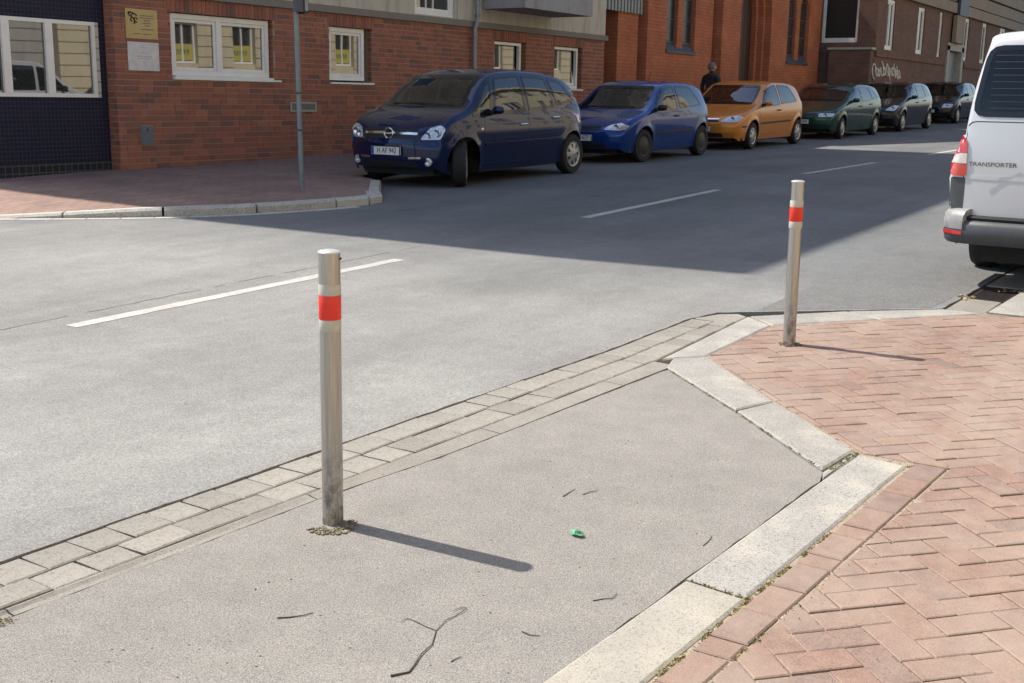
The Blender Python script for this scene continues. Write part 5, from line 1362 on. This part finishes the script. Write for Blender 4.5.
e = mk('parked_car', 18.12, 10.50, 0, 'bright blue three door hatchback with dark wheels, second in the row')
ib = hatch(e, 3.95, 1.70, (.92, 3.44), .30, 1.46, paint('blue_paint', (.004,.038,.20), .3, .25), MT['steelwheel'], 'steel', 'H LX 677', .62, mm=MT['black'], headl=[(.42,.60),(.70,.59),(.80,.66),(.66,.72),(.5,.68)], bump=.52, steer=R(-6))
MB().tube([(2.6, .0, 1.44), (2.75, 0, 1.62)], .006, 5).build('aerial', MT['black'], e)
for sg in (-1, 1): ib.patch('indicator', 'F', [(.66*sg,.60),(.78*sg,.60),(.80*sg,.66),(.70*sg,.665)], MT['amber'], .009, .02, .03)
e = mk('parked_car', 23.30, 10.50, 0, 'copper orange three door hatchback with silver hubcaps')
co = hatch(e, 4.28, 1.70, (.93, 3.74), .295, 1.47, paint('orange_paint', (.56,.21,.03), .3, .35), MT['hub'], 'cap', 'H KD 318', .63, headl=[(.40,.60),(.74,.60),(.80,.70),(.70,.735),(.52,.70)], bump=.55, band=True, steer=R(3))
for q in 'LR': co.line('bumper_seam', q, [(.35,.5),(.58,.5)], MT['black'], .03, .006)
e = mk('parked_car', 29.25, 10.42, 0, 'dark green five door hatchback parked behind the orange one')
asx = hatch(e, 4.6, 1.70, (.92, 3.86), .285, 1.42, paint('green_paint', (.005,.045,.026), .3, .28), MT['hub'], 'cap', 'H EU 504', .63, doors=5, headl=[(.44,.57),(.76,.58),(.78,.67),(.44,.66)], sedan=False, bump=.5, steer=R(4))
e = mk('parked_car', 34.92, 10.40, 0, 'black five door hatchback with alloy wheels, second from the far end')
fi = hatch(e, 4.55, 1.72, (.90, 3.98), .30, 1.47, paint('black_paint', (.006,.006,.008), .3, .22), MT['hub'], 'alloy', 'H RT 260', .66, doors=5, mm=MT['black'], headl=[(.48,.64),(.72,.62),(.80,.76),(.66,.80)])
e = mk('parked_car', 43.4, 10.75, 0, 'charcoal black hatchback at the far end of the row')
la = hatch(e, 4.3, 1.76, (.9, 3.5), .30, 1.48, paint('charcoal_paint', (.008,.009,.012), .3, .22), MT['hub'], 'alloy', 'H PW 83', .66, doors=5, headl=[(.44,.58),(.72,.58),(.76,.70),(.48,.71)])

# --- silver van, rear towards the camera
def make_van(loc, label, group):
    e = tag(empty('parked_van', loc, math.pi), label, 'van', group); L = 4.70
    c = Car(e, dict(L=L, W=1.80, sill=.28, wx=(.85, 3.55), wr=.315, ar=.39, roofx=1.9, steer_axle=0, tum=.10, rk=.90, rex=.5, trk=.975, paint=paint('silver_paint', (.50,.51,.525), .2, .35), crease=.78, flare=.012,
        plan=[(0, .86), (.2, .95), (.6, .99), (1.2, 1.0), (4.3, 1.0), (4.6, .985), (4.7, .97)],
        top=[(0,.70),(.05,.86),(.3,.99),(.75,1.10),(.95,1.18),(1.35,1.52),(1.65,1.74),(2.0,1.82),(3,1.845),(4.3,1.84),(4.55,1.83),(4.66,1.81),(4.70,1.775)],
        belt=[(0,.62),(.5,.92),(1.1,1.06),(2,1.10),(4.7,1.10)], bowr=[(0,.055),(.05,.03),(.12,.01),(.3,0)], leanr=[(0,.0),(.55,.0),(.9,.01),(1.1,.03),(1.45,.09),(1.8,.19)], wsbow=.12))
    # tailgate and rear details (seen from behind: +y is the left of the picture after the half turn)
    gate = [(-.765,.50),(.765,.50),(.785,1.02),(.783,1.19),(-.783,1.19),(-.785,1.02)]
    sm = c.patch('tailgate_seam', 'B', inset_poly(ccw(gate), -.008), MT['black'], .0008, .06, .06); tg = c.patch('tailgate', 'B', gate, c.sp['paint'], .003, .06, .06); sm.parent = tg
    rw_ = [(-.765,1.235),(.765,1.235),(.705,1.72),(-.705,1.72)]
    t_ = c.glaze('rear_window', 'B', rw_, MT['vanglass'], .09, .03, .008)
    for q in range(9): c.line('demister_wire', 'B', [(-.66,1.29+.046*q),(.66,1.29+.046*q)], MT['demist'], .003, .0035, t_)
    for sg in (-1, 1):
        tl = [(.762*sg,.805),(.868*sg,.805),(.868*sg,1.0),(.862*sg,1.09),(.80*sg,1.09),(.775*sg,1.045)]
        t0 = c.patch('tail_light', 'B', tl, MT['redlens'], .014, .02, .03)
        c.patch('clear_lens', 'B', [(.766*sg,.895),(.864*sg,.895),(.864*sg,.965),(.766*sg,.965)], MT['clearlens'], .0165, .006, .03, t0)
        c.line('lens_divider', 'B', [(.768*sg,.928),(.862*sg,.928)], MT['redlens'], .006, .018, t0)
        c.patch('corner_panel', 'B', [(.765*sg,.55),(.868*sg,.55),(.868*sg,.795),(.765*sg,.795)], MT['greyplastic'], .004, .01, .04)
    path = [(3.98, -.895), (4.35, -.905), (4.55, -.90), (4.66, -.875), (4.73, -.82), (4.765, -.73), (4.785, -.5), (4.79, 0)]
    path = path + [(a, -b) for a, b in path[-2::-1]]
    def sweep(name, pts, prof, m, closed=True):
        vs = []; fs = []; k = len(prof)
        for q, (a, b) in enumerate(pts):
            p0, p1 = Vector(pts[max(q-1, 0)]), Vector(pts[min(q+1, len(pts)-1)]); t = (p1-p0).normalized(); nn = Vector((t.y, -t.x))
            for (o_, z) in prof: vs.append((a+nn.x*o_, b+nn.y*o_, z))
        for q in range(len(pts)-1):
            for w_ in range(k): fs.append((q*k+w_, q*k+(w_+1) % k, (q+1)*k+(w_+1) % k, (q+1)*k+w_))
        fs += [tuple(range(k))[::-1], tuple((len(pts)-1)*k+w_ for w_ in range(k))]
        o_ = obj(name, vs, fs, m, e, True); bm = bmesh.new(); bm.from_mesh(o_.data); bmesh.ops.recalc_face_normals(bm, faces=bm.faces[:]); bm.to_mesh(o_.data); bm.free(); o_.data.set_sharp_from_angle(angle=R(35)); return o_
    sweep('bumper', path, [(-.14, .33), (-.02, .325), (.0, .345), (.012, .40), (.008, .46), (-.01, .485), (-.03, .495), (-.14, .50)], MT['greyplastic'])
    sweep('bumper_step', path[4:-4], [(-.14, .502), (-.035, .498), (-.028, .515), (-.05, .527), (-.14, .53)], MT['black'])
    for sg in (1, -1):
        cp = [(a, b*sg) for a, b in path[:6]]
        cp = cp if sg > 0 else cp[::-1]
        sweep('bumper_corner', cp, [(-.10, .43), (.013, .43), (.016, .47), (.008, .525), (-.02, .56), (-.06, .572), (-.10, .572)], MT['bumplit'])  # scuffed bumper corner, the sunlight on it painted as a paler grey
        rp = [(a, b*sg) for a, b in path[3:6]]; rp = rp if sg > 0 else rp[::-1]
        sweep('reflector', rp, [(-.02, .392), (.016, .392), (.017, .417), (-.02, .417)], MT['redlens'])
    c.line('gate_crease', 'B', [(-.75,.80),(.75,.80)], c.sp['paint'], .03, .006)
    c.plate('B', 0, .90, 'H TV 716'); c.plate('F', 0, .5, 'H TV 716')
    MB().box((4.66, -.30, .975), (4.708, .30, 1.02)).build('gate_handle', MT['black'], e)
    tx = c.hit('B', .44, .895)[0].x+.006
    rotm = Matrix(((0, 0, 1), (1, 0, 0), (0, 1, 0)))
    text_mesh('lettering', 'TRANSPORTER', .043, MT['greyplastic'], e, Matrix.Translation((tx+.006, .0, .895)) @ Matrix.Translation((0, -.583, 0)) @ rotm.to_4x4() @ Matrix.Diagonal((1.12, 1, 1, 1)), .002, 1.0)
    c.side_win(1.15, 1.95, 1.72, 1.95, .03, .06); c.side_win(2.05, 3.2, 2.05, 3.2, .04, .06); c.side_win(3.3, 4.45, 3.3, 4.38, .04, .06)
    c.door([(1.05,.36),(1.98,.36),(1.98,1.62),(1.62,1.58),(1.08,1.10)], 1.85, .98); c.door([(2.02,.36),(3.0,.36),(3.14,.8),(3.22,1.0),(3.22,1.66),(2.02,1.66)], 2.15, .98)
    ws = [(-.72,1.20),(.72,1.20),(.64,1.66),(-.64,1.66)]; c.glaze('windscreen', 'F', ws, MT['carglass'])
    for sg in (-1, 1): c.patch('headlight', 'F', [(.48*sg,.66),(.76*sg,.67),(.78*sg,.84),(.52*sg,.82)], MT['lens'], .006, .03, .03)
    c.patch('grille', 'F', [(-.45,.68),(.45,.68),(.42,.80),(-.42,.80)], MT['black'], .004, .02, .03)
    c.finish(MT['hub'], 'cap', 0, True, 1.3, 1.12, MT['black']); c.interior(1.75, 3.0, .7); c.cut()
    return e
MT['vanglass'] = clear_glass('van_glass', (.10,.125,.12), 1.5); MT['bumplit'] = flat('lit_scuffed_bumper', (.27,.275,.28), .5, var=.25, sc=9)
make_van((8.80+4.70, 1.115, 0), 'silver white van parked with its rear towards the camera, cut by the right edge', 'vans in the parking bay')
make_van((8.80+4.70+6.2, 1.085, 0), 'second silver van standing hidden ahead of the first, seen only as a reflection', 'vans in the parking bay')

# ------------------------------------------------------------------ pedestrian
def person(loc, rz):
    e = tag(empty('person', loc, rz), 'grey haired person in dark jacket walking along the far pavement behind the cars', 'person')
    def skin(name, J, Ed, m, sub=2):
        d = bpy.data.meshes.new(name); d.from_pydata([j[0] for j in J], Ed, []); d.materials.append(m)
        o = link(bpy.data.objects.new(name, d), e)
        sk = o.modifiers.new('skin', 'SKIN'); sk.use_smooth_shade = True
        for i, j in enumerate(J): d.skin_vertices[0].data[i].radius = j[1] if hasattr(j[1], '__len__') else (j[1], j[1])
        d.skin_vertices[0].data[0].use_root = True
        s_ = o.modifiers.new('sub', 'SUBSURF'); s_.levels = sub; s_.render_levels = sub
        return o
    J = [((0,0,.95),(.15,.11)), ((0,.0,1.12),(.145,.10)), ((0,.0,1.30),(.17,.115)), ((0,.01,1.44),(.15,.09)), ((0,.0,1.52),(.055,.055)), ((0,-.01,1.60),(.06,.06)),
         ((.19,.0,1.43),.065), ((.25,.03,1.16),.048), ((.26,-.10,.93),.036), ((.262,-.13,.86),.034), ((-.19,.0,1.43),.065), ((-.25,-.02,1.16),.048), ((-.26,-.14,.95),.036), ((-.262,-.18,.88),.034),
         ((.10,0,.86),.085), ((.10,-.12,.50),.06), ((.10,-.16,.10),.042), ((.10,-.28,.04),.035), ((-.10,0,.86),.085), ((-.10,.12,.48),.06), ((-.10,.34,.13),.042), ((-.10,.26,.04),.034)]
    E_ = [(0,1),(1,2),(2,3),(3,4),(4,5),(3,6),(6,7),(7,8),(8,9),(3,10),(10,11),(11,12),(12,13),(0,14),(14,15),(15,16),(16,17),(0,18),(18,19),(19,20),(20,21)]
    skin('body', J, E_, MT['jacket'])
    vs = []; fs = []; n = 20; mm_ = 14
    for i in range(mm_+1):
        ph = math.pi*i/mm_; z = math.cos(ph)
        for k in range(n):
            t = 2*math.pi*k/n; r_ = math.sin(ph)*(1 - .16*max(0, -z)); y = math.sin(t)*r_*.098; x = math.cos(t)*r_*.076
            if y < 0 and -.35 < z < .15 and abs(x) < .02: y -= .018*(1-abs(z+.12)*2.5)
            vs.append((x, y-.015, 1.665+z*.118))
    for i in range(mm_):
        for k in range(n): fs.append((i*n+k, (i+1)*n+k, (i+1)*n+(k+1) % n, i*n+(k+1) % n))
    hd = obj('head', vs, fs, MT['skin'], e, True)
    hv = [(x*1.07, (y+.015)*1.07+(-.005 if y > -.05 else .0), (z-1.665)*1.07+1.672) for x, y, z in vs]
    hf = [f for f in fs if all((hv[i][2] > 1.70 or (hv[i][1] > -.005 and hv[i][2] > 1.60)) for i in f)]
    obj('hair', hv, hf, MT['hair'], hd, True)
    for sg in (-1, 1):
        MB().lathe([(.0, -.006), (.010, -.003), (.010, .004)], 8, 'y', (.03*sg, -.105, 1.675)).build('eye', MT['ink'], hd)
        MB().box((.072*sg, -.012, 1.64), (.084*sg, .012, 1.695)).build('ear', MT['skin'], hd)
        hx_, hy_ = (.262, -.13) if sg > 0 else (-.262, -.18)
        m_ = MB(); z0 = .84 if sg > 0 else .86
        m_.tube([(hx_, hy_, z0+.03), (hx_, hy_-.01, z0-.05)], [.03, .036], 8)
        for q, ln_ in enumerate((.065, .075, .07, .055)): m_.tube([(hx_, hy_-.04+.02*q, z0-.045), (hx_-.004*sg, hy_-.042+.02*q, z0-.05-ln_*.55), (hx_-.018*sg, hy_-.04+.02*q, z0-.05-ln_)], [.009, .0085, .007], 6)
        m_.tube([(hx_, hy_-.03, z0-.01), (hx_-.01*sg, hy_-.062, z0-.04), (hx_-.018*sg, hy_-.062, z0-.075)], [.011, .0095, .008], 6)
        m_.build('hand', MT['skin'], e, True)
    return e
MT['jacket'] = flat('dark_jacket', (.03,.03,.036), .85, var=.2); MT['skin'] = flat('skin', (.45,.26,.19), .6); MT['hair'] = flat('grey_hair', (.20,.19,.18), .7, var=.35, sc=60)
pp = person((27.95, 12.35, .13), R(68)); pp.scale = (1.2, 1.15, 1.0)
